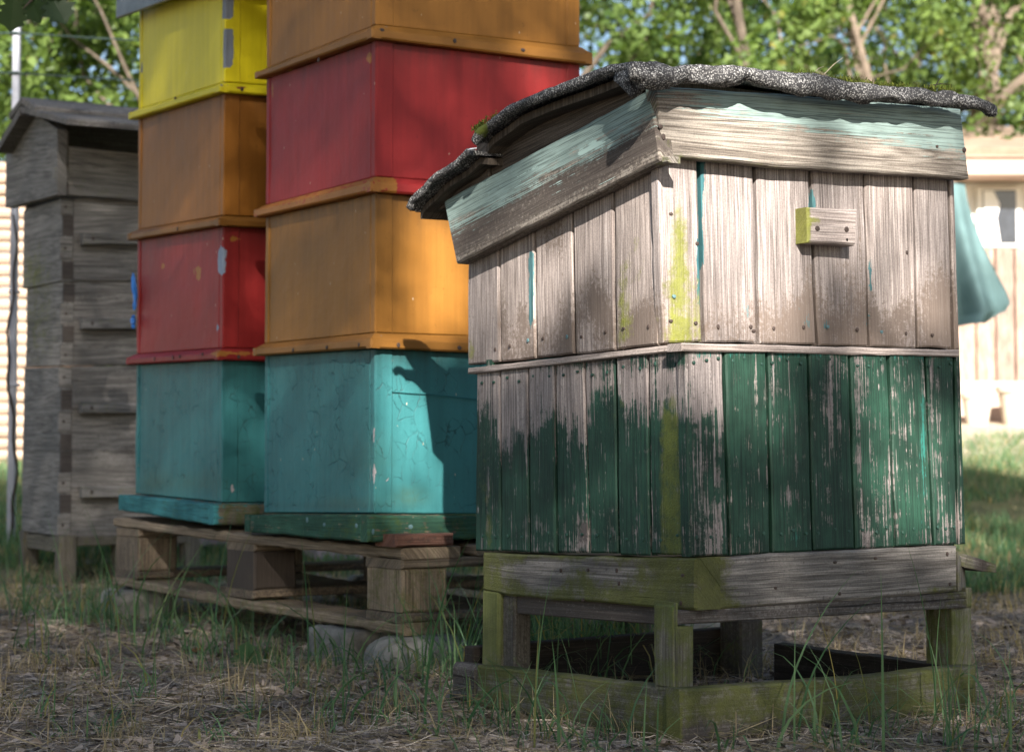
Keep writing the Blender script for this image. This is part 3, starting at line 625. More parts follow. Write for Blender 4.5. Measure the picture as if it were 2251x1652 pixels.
# ------------------------------------------------------------ silver-grey finger-jointed hive on the left
G = Frame(133, 5.30, 30.); GA, GB = G.lenL(47), .44
GG = 'grey finger-jointed boxes of the left hive'
def gwall(root, nm, q4, t, grain, field, **k):
    mb = MB(); mb.board(*q4, t, grain, .014, field, bev=.002, warp=.004, **k); return mb.build(nm, M['ghost'], root)
def gbox(label, xA, yAt, yCt, yAb, yCb, yBt, yBb, off, fingers, handle, field, seed):
    root = thing('hive_box', label, 'hive box', G.at(GA/2, GB/2, zpix(yCb, 5.5)), GG)
    a1 = (G.L(xA, HOR, off) - G.O).dot(G.eL); lb = Level(G, a1, GB, yAb, yCb, yBb); lt = Level(G, a1, GB, yAt, yCt, yBt)
    q = lambda a, b, lv, dz=0: G.at(a, b, lv.z(a, b)+dz)
    o = off; th = .030
    gwall(root, 'wall', [q(a1, -o, lb), q(-o, -o, lb), q(-o, -o, lt), q(a1, -o, lt)], G.eR*th, 'u', field, seed=seed)
    gwall(root, 'wall', [q(-o, -o+th+.0005, lb), q(-o, GB+o, lb), q(-o, GB+o, lt), q(-o, -o+th+.0005, lt)], G.eL*th, 'u', field, seed=seed+3)
    gwall(root, 'wall', [q(a1-th, GB+o-.03, lb), q(a1-th, -o+th+.001, lb), q(a1-th, -o+th+.001, lt), q(a1-th, GB+o-.03, lt)], G.eL*th, 'u', None)
    gwall(root, 'wall', [q(-o+th+.001, GB+o, lb), q(a1, GB+o, lb), q(a1, GB+o, lt), q(-o+th+.001, GB+o, lt)], -G.eR*th, 'u', None)
    H = lambda f: lt.z(0, 0) + (lb.z(0, 0)-lt.z(0, 0))*f
    for f0, f1, kind in fingers:      # kind 1: tongue of the right wall showing on the corner, lighter; 0: end grain, darker
        mb = MB(); pr = .0025 if kind else .0012
        mb.board(G.at(-o-pr, -o-.001*kind - (.006 if kind else 0), H(f1)), G.at(-o-pr, -o+th+(.0 if kind else .004), H(f1)), G.at(-o-pr, -o+th+(.0 if kind else .004), H(f0)), G.at(-o-pr, -o-.001*kind-(.006 if kind else 0), H(f0)),
                 G.eL*.01, 'u', .01, (lambda px, py: mk4(0, .15, 0, 0)) if kind else (lambda px, py: mk4(0, .08, 1.7, 0)), bev=.0015, seed=seed+3 if kind else seed+f0*9); mb.build('finger_joint', M['ghost'], root)
        if kind: nail(G.at(-o-pr-.0005, -o+.008, H((f0+f1)/2)), -G.eL, .0045, root, M['nail'])
    if handle:
        y0, y1, x0, x1 = handle; hq = [G.Rr(x0, y1, o+.034), G.Rr(x1, y1, o+.034), G.Rr(x1, y0, o+.034), G.Rr(x0, y0, o+.034)]
        gwall(root, 'hand_bar', hq, G.eL*.033, 'u', lambda px, py: mk4(0, .25, 0, 0), seed=seed+8, wob=.001)
        nail(G.Rr(x0+22, (y0+y1)/2, o+.0345), -G.eL, .005, root, M['nail'])
    return root
gm = lambda px, py: mk4(0, .50*blob(px, py, 70, 590, 50, 60) + .48*blob(px, py, 85, 720, 50, 90) + .3*blob(px, py, 200, 410, 90, 30), .3*sstep(px, 133, 150)*sstep(py, 440, 600), 0)
gbox('top grey finger-jointed box just under the roof section', 46, 462, 436, 635, 617, 437, 617, .0, ((0, .2, 1), (.2, .45, 0), (.47, .74, 1), (.76, .98, 0)), (512, 536, 183, 420), gm, 31)
gbox('second grey box from the top of the grey hive, with a hand bar', 54, 635, 618, 806, 804, 618, 800, -.006, ((.02, .24, 0), (.26, .50, 1), (.52, .72, 0), (.74, .99, 1)), (699, 722, 181, 420), gm, 32)
gbox('third grey box from the top, below the mossy ones', 50, 808, 806, 992, 992, 802, 991, -.001, ((.0, .24, 1), (.27, .5, 0), (.52, .77, 1), (.79, .99, 0)), (885, 907, 180, 420), gm, 33)
gbox('lowest grey box standing on the leggy stand', 49, 991, 991, 1166, 1178, 990, 1190, -.002, ((.0, .25, 0), (.26, .49, 1), (.51, .73, 0), (.75, .99, 1)), (1069, 1093, 180, 420), gm, 34)
# gabled hood with a roof of two boards
hood = thing('hive_roof', 'gabled grey board roof section of the left finger-jointed hive', 'hive roof', G.at(GA/2, GB/2, zpix(440, 5.5)))
o = .028; th = .028
Lh = lambda x, y: G.L(x, y, o)
gab = [Lh(12, 457), Lh(126, 428), Lh(126, 290), Lh(104, 274), Lh(67, 252), Lh(40, 275), Lh(12, 322)]
mb = MB()
# gable face as a fine fan so that the grain and the noise have vertices: lower rectangle board + upper polygon
mb.board(Lh(12, 457), Lh(126, 428), Lh(126, 312), Lh(12, 325), G.eR*th, 'u', .014, gm, bev=.0015, warp=.004, seed=41)
mb.build('gable_wall', M['ghost'], hood)
mb = MB(); mb.poly([Lh(12, 325.5), Lh(126, 312.5), Lh(126, 284), Lh(104, 268), Lh(67, 246), Lh(38, 272), Lh(12, 318)], G.eR*th, seed=44); mb.build('gable_wall', M['ghost'], hood)
Rh = lambda x, y, oo=o: G.Rr(x, y, oo)
b0 = (Lh(126, 428) - G.O).dot(G.eR)
mb = MB(); mb.board(Rh(150, 428), Rh(440, 452), Rh(440, 352), Rh(150, 321), G.eL*th, 'u', .014, gm, bev=.002, warp=.004, seed=42); mb.build('hood_board', M['ghost'], hood)
mb = MB()
mb.board(Rh(126, 428.5, o+.001), Rh(151, 429.5, o+.001), Rh(151, 402, o+.001), Rh(126, 401, o+.001), G.eL*th, 'u', .01, lambda px, py: mk4(0, .2, .7, 0)); mb.board(Rh(122, 400, o+.003), Rh(152, 400.8, o+.003), Rh(152, 366, o+.003), Rh(122, 366, o+.003), G.eL*th, 'u', .01, lambda px, py: mk4(0, .25, 0, 0))
mb.board(Rh(126, 365, o+.001), Rh(151, 365.5, o+.001), Rh(151, 288, o+.001), Rh(126, 288, o+.001), G.eL*th, 'v', .01, lambda px, py: mk4(0, .1, .3, 0))
mb.build('finger_joint', M['ghost'], hood)
nail(Rh(136, 383, o+.004), -G.eL, .0045, hood, M['nail'])
mb = MB(); mb.board(G.at(GA+o-.03, GB+o, zpix(455, 5.6)), G.at(GA+o-.03, .01, zpix(455, 5.5)), G.at(GA+o-.03, .01, zpix(330, 5.5)), G.at(GA+o-.03, GB+o, zpix(330, 5.5)), G.eL*.028, 'u', .1); mb.build('hood_board', M['ghost'], hood)
# roof boards: ridge runs along eR
def V_(px, py, off): return G.L(px, py, off)
rdgF = V_(45, 213, .075); rlen = G.eR*(GB+.16); drop = Vector((0, 0, (zpix(243, 5.55)-zpix(213, 5.3))*0))
def roofboard(nm, p0, p1, t, nmk, seed):      # front edge p0 -> p1 on the gable side, extruded along the ridge
    mb = MB(); mb.board(p0, p1, p1 + rlen, p0 + rlen, t, 'v', .02, nmk, bev=.003, wob=.002, warp=.005, seed=seed); return mb.build(nm, M['ghost'], hood)
e = lambda px, py: V_(px, py, .075)
mk_r = lambda px, py: mk4(0, .15, .45, 0)
roofboard('roof_board', e(-6, 316), e(43, 232), Vector((.0, 0, -.030)), mk_r, 51)
roofboard('roof_board', e(45, 232.5), e(146, 259), Vector((0, 0, -.018)), mk_r, 52)
roofboard('ridge_board', e(20, 246), e(47, 212), Vector((0, 0, -.022)), mk_r, 53)
roofboard('ridge_board', e(47.5, 212), e(78, 232), Vector((0, 0, -.022)), mk_r, 54)
stg = thing('hive_stand', 'low grey stand with square legs under the grey finger-jointed hive', 'hive stand', G.at(GA/2, GB/2, 0))
gleg = wood('grey_mossy_leg', (.05, .045, .035), (.12, .11, .09), (.2, .19, .15), moss=(.08, .085, .02))
def vbox(name, fr, a, b, la, lb_, z0, z1, parent, mat, mk=(0, .3, .2, 0), grain=2, bev=.003):
    mb = MB(); p = fr.at(a, b, z0); mb.box(p, fr.eL*la, fr.eR*lb_, Vector((0, 0, z1-z0)), grain=grain, M=mk, bev=bev); return mb.build(name, mat, parent)
zl = zpix(1178, 5.3)
for a, b in ((-.005, 0.0), (GA-.05, -.005), (-.0, GB-.06), (GA-.05, GB-.05), (.0, .17)):
    vbox('leg', G, a, b, .05, .05, -.03, zl+.002, stg, gleg)
vbox('rail', G, .05, .005, GA-.1, .03, zl-.05, zl-.004, stg, gleg, grain=0); vbox('rail', G, -.002, .052, .03, GB-.1, zl-.03, zl-.002, stg, gleg, grain=1)
vbox('rail', G, GA-.035, .052, .03, GB-.1, zl-.05, zl-.004, stg, gleg, grain=1)

# ------------------------------------------------------------ the planked hive in front
HB = Frame(1516, 2.48, 36.2); HA, HBL = HB.lenL(1045), HB.lenR(2119)
GRH = 'sections of the planked hive'
def interp(xs, ys): return lambda x: float(np.interp(x, xs, ys))
def planks(root, nm, fr, side, xb, xt, yb, yt, mat, field, th=.018, offs=None, seed=0, parts=None, res=.008, gap=3.0, wob=.0012, jig=4.):
    mb = MB(); rnd = random.Random(seed)
    pt = fr.L if side == 'L' else fr.Rr; t = (fr.eR if side == 'L' else fr.eL)*th
    for i in range(len(xb)-1):
        of = (offs[i] if offs else rnd.uniform(-.0015, .0015)); g = gap*.5*rnd.uniform(.5, 1.5)
        j = rnd.uniform(-jig, jig)*.5
        l, r = (g if i else 0), (g if i < len(xb)-2 else 0)
        mb.board(pt(xb[i]+l, yb(xb[i])+j, of), pt(xb[i+1]-r, yb(xb[i+1])+j, of), pt(xt[i+1]-r, yt(xt[i+1]), of), pt(xt[i]+l, yt(xt[i]), of), t, 'v', res, field, bev=.0022, wob=wob, warp=.0025, seed=seed*3+i*1.7+.37)
    return mb.build(nm, mat, root)
# -- green lower section
low = thing('hive_box', 'planked lower hive section with worn dark green paint, in front', 'hive box', HB.at(HA/2, HBL/2, zpix(1215, 2.7)), GRH)
def col(px, a, b, s=3.): return sstep(px, a-s, a+s)*sstep(px, b+s, b-s)
def f_green(px, py):
    edge = np.interp(px, [1040, 1100, 1160, 1220, 1290, 1350, 1420, 1470, 1515], [915, 930, 935, 905, 905, 880, 900, 905, 900])
    edge = edge + (fbm(px*.09, 1, 3)-.5)*90
    edge = edge + np.array([-18, 22, -6, 34, -28, 8, -20, 15])[np.clip(np.searchsorted([1100, 1161, 1221, 1290, 1354, 1427], px), 0, 7)]
    Lf = sstep(py, edge-95, edge+85)*.78 + .04
    Lf = Lf + .42*sstep(py, 835, 800)*(vnoise(px*.085, 0, 8) > .45)*sstep(px, 1040, 1060)
    Lf = Lf - .55*blob(px, py, 1283, 1172, 16, 46) - .25*blob(px, py, 1500, 1080, 12, 180)
    Lf = Lf - .10*sstep(py, 1080, 1180)
    Rf = np.full_like(px, .80)
    Rf = Rf - .42*col(px, 1516, 1592)*sstep(py, 960, 870) - .22*col(px, 1516, 1592)
    for cx, cy, rx, ry, a in ((1700, 850, 12, 70, .45), (1725, 800, 16, 20, .3), (1828, 905, 14, 110, .55), (1840, 800, 26, 26, .3), (1885, 920, 9, 170, .5), (1905, 850, 12, 90, .4), (1870, 800, 22, 22, .4), (1968, 850, 14, 90, .35), (1935, 1000, 10, 120, .2),
                           (1910, 1175, 26, 46, .62), (2050, 830, 12, 50, .4), (2062, 900, 8, 160, .35), (2085, 1165, 20, 40, .5), (2105, 1140, 7, 60, .8), (2110, 830, 8, 120, .4), (1660, 1190, 8, 30, .3), (1575, 1170, 18, 60, .3), (2000, 960, 5, 140, .3), (1950, 1120, 12, 90, .22)):
        Rf = Rf - .62*a*blob(px, py, cx, cy, rx, ry)
    r = np.where(px < 1516, Lf, Rf)
    g = .85*col(px, 1452, 1497, 6)*sstep(py, 800, 960) + .62*blob(px, py, 1074, 1170, 9, 95) + .45*blob(px, py, 1412, 1165, 8, 70) + .2*blob(px, py, 1370, 870, 40, 50) + .25*blob(px, py, 1060, 1020, 14, 120)
    st = .55*blob(px, py, 1283, 1165, 13, 36) + .25*blob(px, py, 1910, 1185, 20, 26) + .35*sstep(py, 822, 800)*(px < 1516) + .25
    al = .5*blob(px, py, 2030, 1000, 12, 210) + .5*sstep(py, 792, 780)*(px > 1516) + .35*blob(px, py, 1760, 1180, 30, 30)
    return mk4(r, g, st, al)
lxb = [1045, 1101, 1163, 1223, 1296, 1358, 1430, 1506]; lxt = [1047.5, 1098, 1159, 1219, 1284, 1350.5, 1423, 1499]
rxb = [1517, 1605, 1697, 1789, 1880, 1969.5, 2054, 2107, 2124]; rxt = [1508, 1591, 1687, 1778, 1867, 1953, 2035, 2098, 2111]
LW_ = {}
LW_['L'] = planks(low, 'wall', HB, 'L', lxb, lxt, interp([1045, 1517], [1210, 1221]), interp([1045, 1500], [819, 768]), M['green'], f_green, seed=4, wob=.0012, gap=4.5)
LW_['R'] = planks(low, 'wall', HB, 'R', rxb, rxt, interp([1517, 1700, 2124], [1222, 1213, 1195]), interp([1510, 2112], [766, 781]), M['green'], f_green, seed=5, wob=.0012, gap=5., offs=[0, .001, -.001, .0008, 0, .0012, -.0008, -.004])
zt_, zb_ = zpix(775, 2.7), zpix(1208, 2.7)
for nm, q4, t in (('wall', [HB.at(.02, HBL, zb_), HB.at(HA, HBL, zb_+.0), HB.at(HA, HBL, zt_), HB.at(.02, HBL, zt_)], -HB.eR*.016), ('wall', [HB.at(HA, HBL-.018, zb_), HB.at(HA, .02, zb_), HB.at(HA, .02, zt_), HB.at(HA, HBL-.018, zt_)], -HB.eL*.016)):
    mb = MB(); mb.board(*q4, t, 'v', .05, lambda x, y: mk4(.8, 0, 0, 0)); mb.build(nm, M['green'], low)
mb = MB(); mb.box(HB.at(.022, .022, zb_+.01), HB.eL*(HA-.045), HB.eR*(HBL-.045), Vector((0, 0, zt_-zb_-.03))); mb.build('dark_backing', M['dark'], low)  # added box, near-black so the gaps between planks look shaded
rn = random.Random(3)
for xs, side, y_, in ((lxt, 'L', lambda x: 800 + (1-(x-1045)/455)*42), (lxb, 'L', lambda x: 1172 + (x-1045)*.02), (rxt, 'R', lambda x: 790 + (x-1510)*.018), (rxb, 'R', lambda x: 1180 - (x-1510)*.035)):
    for i in range(len(xs)-1):
        if xs[i+1]-xs[i] < 30: continue
        n_ = 2 if side == 'L' else 3
        for k in range(n_):
            x = xs[i] + (xs[i+1]-xs[i])*((k+.5)/n_ + rn.uniform(-.06, .06)); y = y_(x) + rn.uniform(-7, 7)
            nail((HB.L if side == 'L' else HB.Rr)(x, y, .0012), -HB.eR if side == 'L' else -HB.eL, .0026, LW_[side], M['nailg'])
# trim strip between the sections
lipq = lambda x, y, s_: (HB.L if s_ == 'L' else HB.Rr)(x, y, .006)
mb = MB(); mb.board(lipq(1027.5, 822, 'L'), lipq(1497, 770.5, 'L'), lipq(1497, 755, 'L'), lipq(1027.5, 809, 'L'), HB.eR*.03, 'u', .01, lambda px, py: mk4(0, .1, .25, 0), bev=.0015, wob=.0008, warp=.002, seed=2); mb.build('trim_strip', M['grey'], low)
mb = MB(); mb.board(lipq(1498.5, 770.5, 'R'), lipq(2111, 783.5, 'R'), lipq(2111, 769, 'R'), lipq(1498.5, 753, 'R'), HB.eL*.03, 'u', .01, lambda px, py: mk4(0, 0, .1, 0), bev=.0015, wob=.0008, warp=.002, seed=3); mb.build('trim_strip', M['grey'], low)

# -- bare upper section
c2 = Vector(((1456-W0/2)/F0*2.52, 2.52, 0)); e2 = P(2108, HOR, 2.835); yaw2 = math.degrees(math.atan2(e2.y-c2.y, e2.x-c2.x))
HU = Frame(1456, 2.52, yaw2); UA, UB = HU.lenL(1029), HU.lenR(2108)
upr = thing('hive_box', 'planked upper hive section of bare weathered boards, in front', 'hive box', HU.at(UA/2, UB/2, zpix(770, 2.7)), GRH)
def f_upper(px, py):
    L_ = px < 1452
    g = .92*col(px, 1477, 1510, 11)*sstep(py, 395, 520) + .35*col(px, 1456, 1480)*sstep(py, 520, 640) + .6*col(px, 1511, 1545)*sstep(py, 520, 700)
    g = g + .72*blob(px, py, 1372, 670, 17, 85) + .3*blob(px, py, 1400, 560, 20, 70) + .5*blob(px, py, 1036, 780, 9, 40) + .35*blob(px, py, 1365, 740, 24, 30)
    r = 1.2*blob(px, py, 1785, 445, 7, 26) + .75*blob(px, py, 1913, 610, 5, 60) + .8*blob(px, py, 1640, 690, 6, 34) + .6*blob(px, py, 1820, 710, 5, 20) + .6*blob(px, py, 1553, 420, 4, 50) + .5*blob(px, py, 1905, 706, 4, 14) + .6*blob(px, py, 1768, 700, 10, 22)
    r = np.where(L_, 1.3*col(px, 1163, 1172, 1.5)*sstep(py, 540, 570)*sstep(py, 735, 700)*1.0, r)
    al = np.where(L_, 1.2*col(px, 1441, 1448, 1.)*sstep(py, 470, 490)*sstep(py, 655, 600), 1.05*col(px, 1535, 1546, 1.5)*sstep(py, 690, 660))
    st = .05 + .75*sstep(py, 560, 735)*fbm(px*.02, py*.008, 6)*1.4 + .5*blob(px, py, 1778, 650, 14, 110) + .4*blob(px, py, 1892, 480, 7, 110) + .45*blob(px, py, 1105, 700, 10, 90) + .55*blob(px, py, 2065, 640, 40, 80)
    st = st + .55*blob(px, py, 1215, 520, 40, 60)*L_ + .4*blob(px, py, 1310, 660, 30, 90) + .35*blob(px, py, 1418, 700, 26, 60) + .35*blob(px, py, 1860, 600, 40, 60)
    st = np.where((px > 1550) & (px < 1780) & (py < 560), st*.25, st)
    return mk4(r, g, st, al)
uxb = [1027.5, 1100, 1178, 1263.6, 1352, 1447]; uxt = [1029, 1097, 1173, 1257, 1347, 1435]
vxb = [1459, 1547, 1668, 1798, 1912, 2017, 2096, 2110]; vxt = [1445, 1535, 1659, 1781, 1899, 2008, 2085, 2097]
UW_ = {}
UW_['L'] = planks(upr, 'wall', HU, 'L', uxb, uxt, interp([1028, 1456], [802, 756]), interp([1028, 1100, 1440], [560, 525, 330]), M['grey'], f_upper, th=.017, seed=6, gap=5.5)
UW_['R'] = planks(upr, 'wall', HU, 'R', vxb, vxt, interp([1459, 1550, 2110], [753, 752, 767]), interp([1445, 1700, 2110], [318, 345, 375]), M['grey'], f_upper, th=.017, seed=7, gap=8., offs=[.004, 0, .0005, -.0015, .0005, -.001, -.007], wob=.0016)
zt2 = zpix(365, 2.8); zb2 = zpix(765, 2.8)
for q4, t in (([HU.at(.02, UB, zb2), HU.at(UA, UB, zb2), HU.at(UA, UB, zt2-.14), HU.at(.02, UB, zt2)], -HU.eR*.015), ([HU.at(UA, UB-.017, zb2), HU.at(UA, .018, zb2), HU.at(UA, .018, zt2-.14), HU.at(UA, UB-.017, zt2-.14)], -HU.eL*.015)):
    mb = MB(); mb.board(*q4, t, 'v', .05, lambda x, y: mk4(0, 0, .3, 0)); mb.build('wall', M['grey'], upr)
mb = MB(); mb.poly([HU.at(UA-.022, .022, zb2+.01), HU.at(.021, .022, zb2+.01), HU.at(.021, .022, zt2-.01), HU.at(UA-.022, .022, zt2-.15)], HU.eR*(UB-.045)); mb.build('dark_backing', M['dark'], upr)  # added near-black backing, darkens the gaps of the upper planks
# hand block nailed to the right wall
hb = [HU.Rr(x, y, .0275) for x, y in ((1776.5, 532), (1881, 539), (1886, 461), (1775, 455))]
mb = MB(); mb.board(*hb, HU.eL*.0262, 'u', .004, lambda px, py: mk4(0, .95*sstep(px, 1786, 1772) + .5*blob(px, py, 1790, 484, 18, 8)*1.2 + .4*sstep(px, 1800, 1776), .1, 0), bev=.0025, wob=.0012, warp=.002, seed=9); hbk = mb.build('hand_block', M['grey'], upr)
for x, y in ((1797, 502), (1861, 504)): nail(HU.Rr(x, y, .0278), -HU.eL, .0042, hbk, M['nail'])
nail(HU.Rr(1862, 527, .0276), -HU.eL, .002, hbk, M['dark'])
for x, y, s_ in ((1475, 470, 'R'), (1482, 651, 'R'), (1475, 705, 'R'), (1530, 710, 'R'), (1533, 535, 'R'), (1579, 718, 'R'), (1651, 718, 'R'), (1657, 727, 'R'), (1701, 722, 'R'), (1767, 719, 'R'), (1820, 718, 'R'), (1885, 724, 'R'), (1938, 729, 'R'), (2050, 736, 'R'), (1994, 555, 'R'), (1992, 733, 'R'),
                (1193, 744, 'L'), (1246, 740, 'L'), (1160, 748, 'L'), (1088, 768, 'L'), (1330, 730, 'L'), (1278, 740, 'L'), (1370, 722, 'L'), (1425, 718, 'L'), (1120, 760, 'L')):
    nail((HU.L if s_ == 'L' else HU.Rr)(x, y, .0012 + (.004 if s_ == 'R' and x < 1547 else 0)), -HU.eR if s_ == 'L' else -HU.eL, .0029, UW_[s_], M['nail'] if (x*7+y) % 3 else M['nailb'])
mb = MB(); p = HU.Rr(2108, 663, 0) + HU.eL*.02; mb.tube([p - HU.eR*.004, p + HU.eR*.007, p + HU.eR*.0072, p+HU.eR*.009], [.0018, .0018, .004, .004], 8); mb.build('bent_nail', M['nail'], upr)

# -- roof: fascia boards, boarding, gritted felt
roof = thing('hive_roof', 'sloping hive roof with curled gritty felt and faded turquoise fascia boards', 'hive roof', HU.at(UA/2, UB/2, zt2), GRH)
FO = .028
def f_fl(px, py):
    ty = np.interp(px, [975, 1100, 1250, 1440], [440, 362, 285, 196]); by = np.interp(px, [1003, 1200, 1462], [580, 482, 345]); d = (py-ty)/np.maximum(by-ty, 20)
    r = .88 - .95*sstep(d, .12, .9) + .25*blob(px, py, 1050, 420, 80, 40) - .25*sstep(px, 1330, 1440)*sstep(d, .1, .4)
    al = .95*blob(px, py, 1310, 318, 22, 12) + .8*blob(px, py, 1280, 334, 16, 10) + .28*blob(px, py, 1200, 400, 150, 40)
    return mk4(r, .12*sstep(d, .7, 1) + .2*blob(px, py, 1445, 300, 14, 60), (.75*sstep(d, .28, .6) - .3*sstep(d, .75, 1.)), al)
def f_fr(px, py):
    ty = np.interp(px, [1440, 2115], [196, 250]); by = np.interp(px, [1460, 1700, 2130], [340, 364, 393]); d = (py-ty)/(by-ty)
    lim = np.interp(px, [1440, 1550, 1700, 1850, 2120], [.08, .24, .34, .44, .58])
    r = .86 - .80*sstep(d, lim-.22, lim+.32) - .25*blob(px, py, 1500, 215, 60, 20)
    return mk4(r, .55*blob(px, py, 1443, 290, 7, 60) + .5*sstep(d, .955, 1.0)*(px < 1760), .2*sstep(d, .5, 1)*sstep(px, 1850, 2100), .1*blob(px, py, 1700, 240, 60, 30))
fL = lambda x, y, o_=FO: HU.L(x, y, o_); fR = lambda x, y, o_=FO: HU.Rr(x, y, o_)
# left fascia is cut as two boards end to end so its ragged edge can follow the photograph
mb = MB(); mb.board(fL(1003, 580), fL(1452, 352), fL(1429, 196), fL(975, 442), HU.eR*.024, 'u', .007, f_fl, bev=.0025, wob=.0012, warp=.003, seed=12.3); mb.build('fascia_board', M['fascia'], roof)
xs_, yt_, yb_ = [0, .12, .36, .65, 1.], [(1440, 190), (1500, 193), (1680, 204), (1900, 221), (2114, 240)], [(1462, 340), (1525, 346), (1700, 364), (1900, 377), (2131, 393)]
mb = MB(); mb.board(fR(*yb_[0]), fR(*yb_[-1]), fR(*yt_[-1]), fR(*yt_[0]), HU.eL*.022, 'u', .0065, f_fr, bev=.0022, wob=.0018, warp=.003, seed=13.1, curve=(xs_, [fR(*p) for p in yb_], [fR(*p) for p in yt_]))
mb.build('fascia_board', M['fascia'], roof)
for x, y in ((1452, 278), (1459, 301)): nail(fR(x, y, FO+.0005), -HU.eL, .0036, roof, M['nail'])
nail(fR(2120, 330, FO+.0008), -HU.eL, .004, roof, M['nail']); nail(fR(2060, 322, FO+.0005), -HU.eL, .0026, roof, M['nail'])
mb = MB(); mb.board(fL(1437, 362, FO-.004), fL(1470, 357, FO-.004), fL(1470, 342, FO-.004), fL(1437, 346, FO-.004), HU.eR*.02, 'u', .01, lambda x, y: mk4(0, .4, .4, 0)); mb.build('corner_block', M['fascia'], roof)
# the curve of the left roof edge, traced on a vertical plane outside the fascia
OFL = .065
up = [HU.L(x, y, OFL) for x, y in ((1395, 140), (1340, 150), (1281, 174), (1235, 190), (1192, 206), (1150, 224), (1120, 238), (1094, 259), (1070, 276), (1058, 286), (1046, 305))]
lo = [HU.L(x, y, OFL) for x, y in ((1048, 330), (1031, 329), (1004, 356), (985, 368), (968, 378), (950, 393), (937, 409), (920, 424), (908, 437), (901, 452))]
endR = HU.Rr(2172, 232, .062); frontL = up[0]
span = endR - HU.Rr(1395, 140, .062)
LW = (HU.Rr(2172, 232, .062) - HU.Rr(1395, 140, .062)).length
dirR = span.normalized()
def sheet(name, edge, thick, mat, dz=0., n=44, mossf=None, inset=0., lenf=1., seed=1, amp=.007):
    e = np.array([tuple(p) for p in edge]); m = len(e); us = np.linspace(0, 1, n+1); V = []
    for i, u in enumerate(us):
        for j in range(m):
            w = (fbm(u*9+seed, j*.45, seed)-.5)*amp
            V.append(e[j] + np.array(dirR)*LW*(inset + u*(lenf-inset)) + np.array([0, 0, dz + float(w)]))
    V = np.array(V); k = len(V); idx = np.arange(k).reshape(n+1, m)
    B = V - np.array([0, 0, thick]); Fc = []
    for i in range(n):
        for j in range(m-1):
            Fc.append((idx[i, j], idx[i+1, j], idx[i+1, j+1], idx[i, j+1])); Fc.append((k+idx[i, j], k+idx[i, j+1], k+idx[i+1, j+1], k+idx[i+1, j]))
    for i in range(n): Fc += [(idx[i, 0], k+idx[i, 0], k+idx[i+1, 0], idx[i+1, 0]), (idx[i, m-1], idx[i+1, m-1], k+idx[i+1, m-1], k+idx[i, m-1])]
    for j in range(m-1): Fc += [(idx[0, j], idx[0, j+1], k+idx[0, j+1], k+idx[0, j]), (idx[n, j], k+idx[n, j], k+idx[n, j+1], idx[n, j+1])]
    mk = np.zeros((2*k, 4))
    if mossf: mk[:, 1] = mossf(np.concatenate([V, B]))
    mb = MB(); mb.add(np.concatenate([V, B]), Fc, None, mk); return mb.build(name, mat, roof)
mossy = lambda V: .55*sstep(fbm(V[:, 0]*9, V[:, 1]*9, 5), .5, .7)
felt_o = sheet('felt', up, .006, M['felt'], mossf=mossy, seed=2); felt_2 = sheet('felt', lo, .006, M['felt'], dz=-.002, mossf=mossy, seed=4)
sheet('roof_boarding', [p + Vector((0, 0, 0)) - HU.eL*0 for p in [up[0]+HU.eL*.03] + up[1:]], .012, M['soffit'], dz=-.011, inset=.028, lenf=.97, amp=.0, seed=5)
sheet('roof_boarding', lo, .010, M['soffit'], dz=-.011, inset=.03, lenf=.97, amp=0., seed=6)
# thick worn felt lip along the left edges
def lip(pts, rad, seed, g0=0., flat=1.):
    P2 = []; Rd = []
    pts = [Vector(p) for p in pts]
    for i in range(len(pts)-1):
        for k in range(5): P2.append(pts[i].lerp(pts[i+1], k/5)); Rd.append(rad[i]*(1-k/5) + rad[i+1]*k/5)
    P2.append(pts[-1]); Rd.append(rad[-1])
    mb = MB(); mb.tube(P2, Rd, 12, rough=.35, seed=seed, flat=flat, M=[(0, g0, 0, 0)]); return mb
dn = Vector((0, 0, -.004))
mb = lip([p + dn for p in up], [.0075]*9 + [.010, .008], 3); mb.m[0][:, 1] = .95*blob(*proj(mb.v[0]), 1055, 285, 22, 22); mb.build('felt_lip', M['felt'], felt_o, True)
lip([p + dn for p in lo], [.004, .006] + [.0065]*8, 5).build('felt_lip', M['felt'], felt_2, True)
mb = MB(); q = HU.L(1038, 328, OFL+.008); mb.tube([q - HU.eL*.012, q, q + HU.eL*.008], [.0015, .004, .002], 7, rough=.5, flat=.5); mb.build('silver_patch', plain('silver_foil', (.6, .62, .66), .25, .9), roof)
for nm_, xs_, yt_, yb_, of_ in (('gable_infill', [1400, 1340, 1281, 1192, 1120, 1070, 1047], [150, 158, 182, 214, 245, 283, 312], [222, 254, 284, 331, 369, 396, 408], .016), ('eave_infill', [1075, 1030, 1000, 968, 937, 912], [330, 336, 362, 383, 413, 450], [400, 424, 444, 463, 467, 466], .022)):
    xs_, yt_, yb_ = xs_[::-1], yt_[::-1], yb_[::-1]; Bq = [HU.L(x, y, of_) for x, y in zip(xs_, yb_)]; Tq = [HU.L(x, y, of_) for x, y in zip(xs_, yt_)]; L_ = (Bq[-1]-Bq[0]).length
    mb = MB(); mb.board(Bq[0], Bq[-1], Tq[-1], Tq[0], HU.eR*.012, 'u', .01, lambda px, py: mk4(0, 0, .2, 0), warp=.004, seed=3, curve=([(b-Bq[0]).length/L_ for b in Bq], Bq, Tq)); mb.build(nm_, M['soffit'], roof)
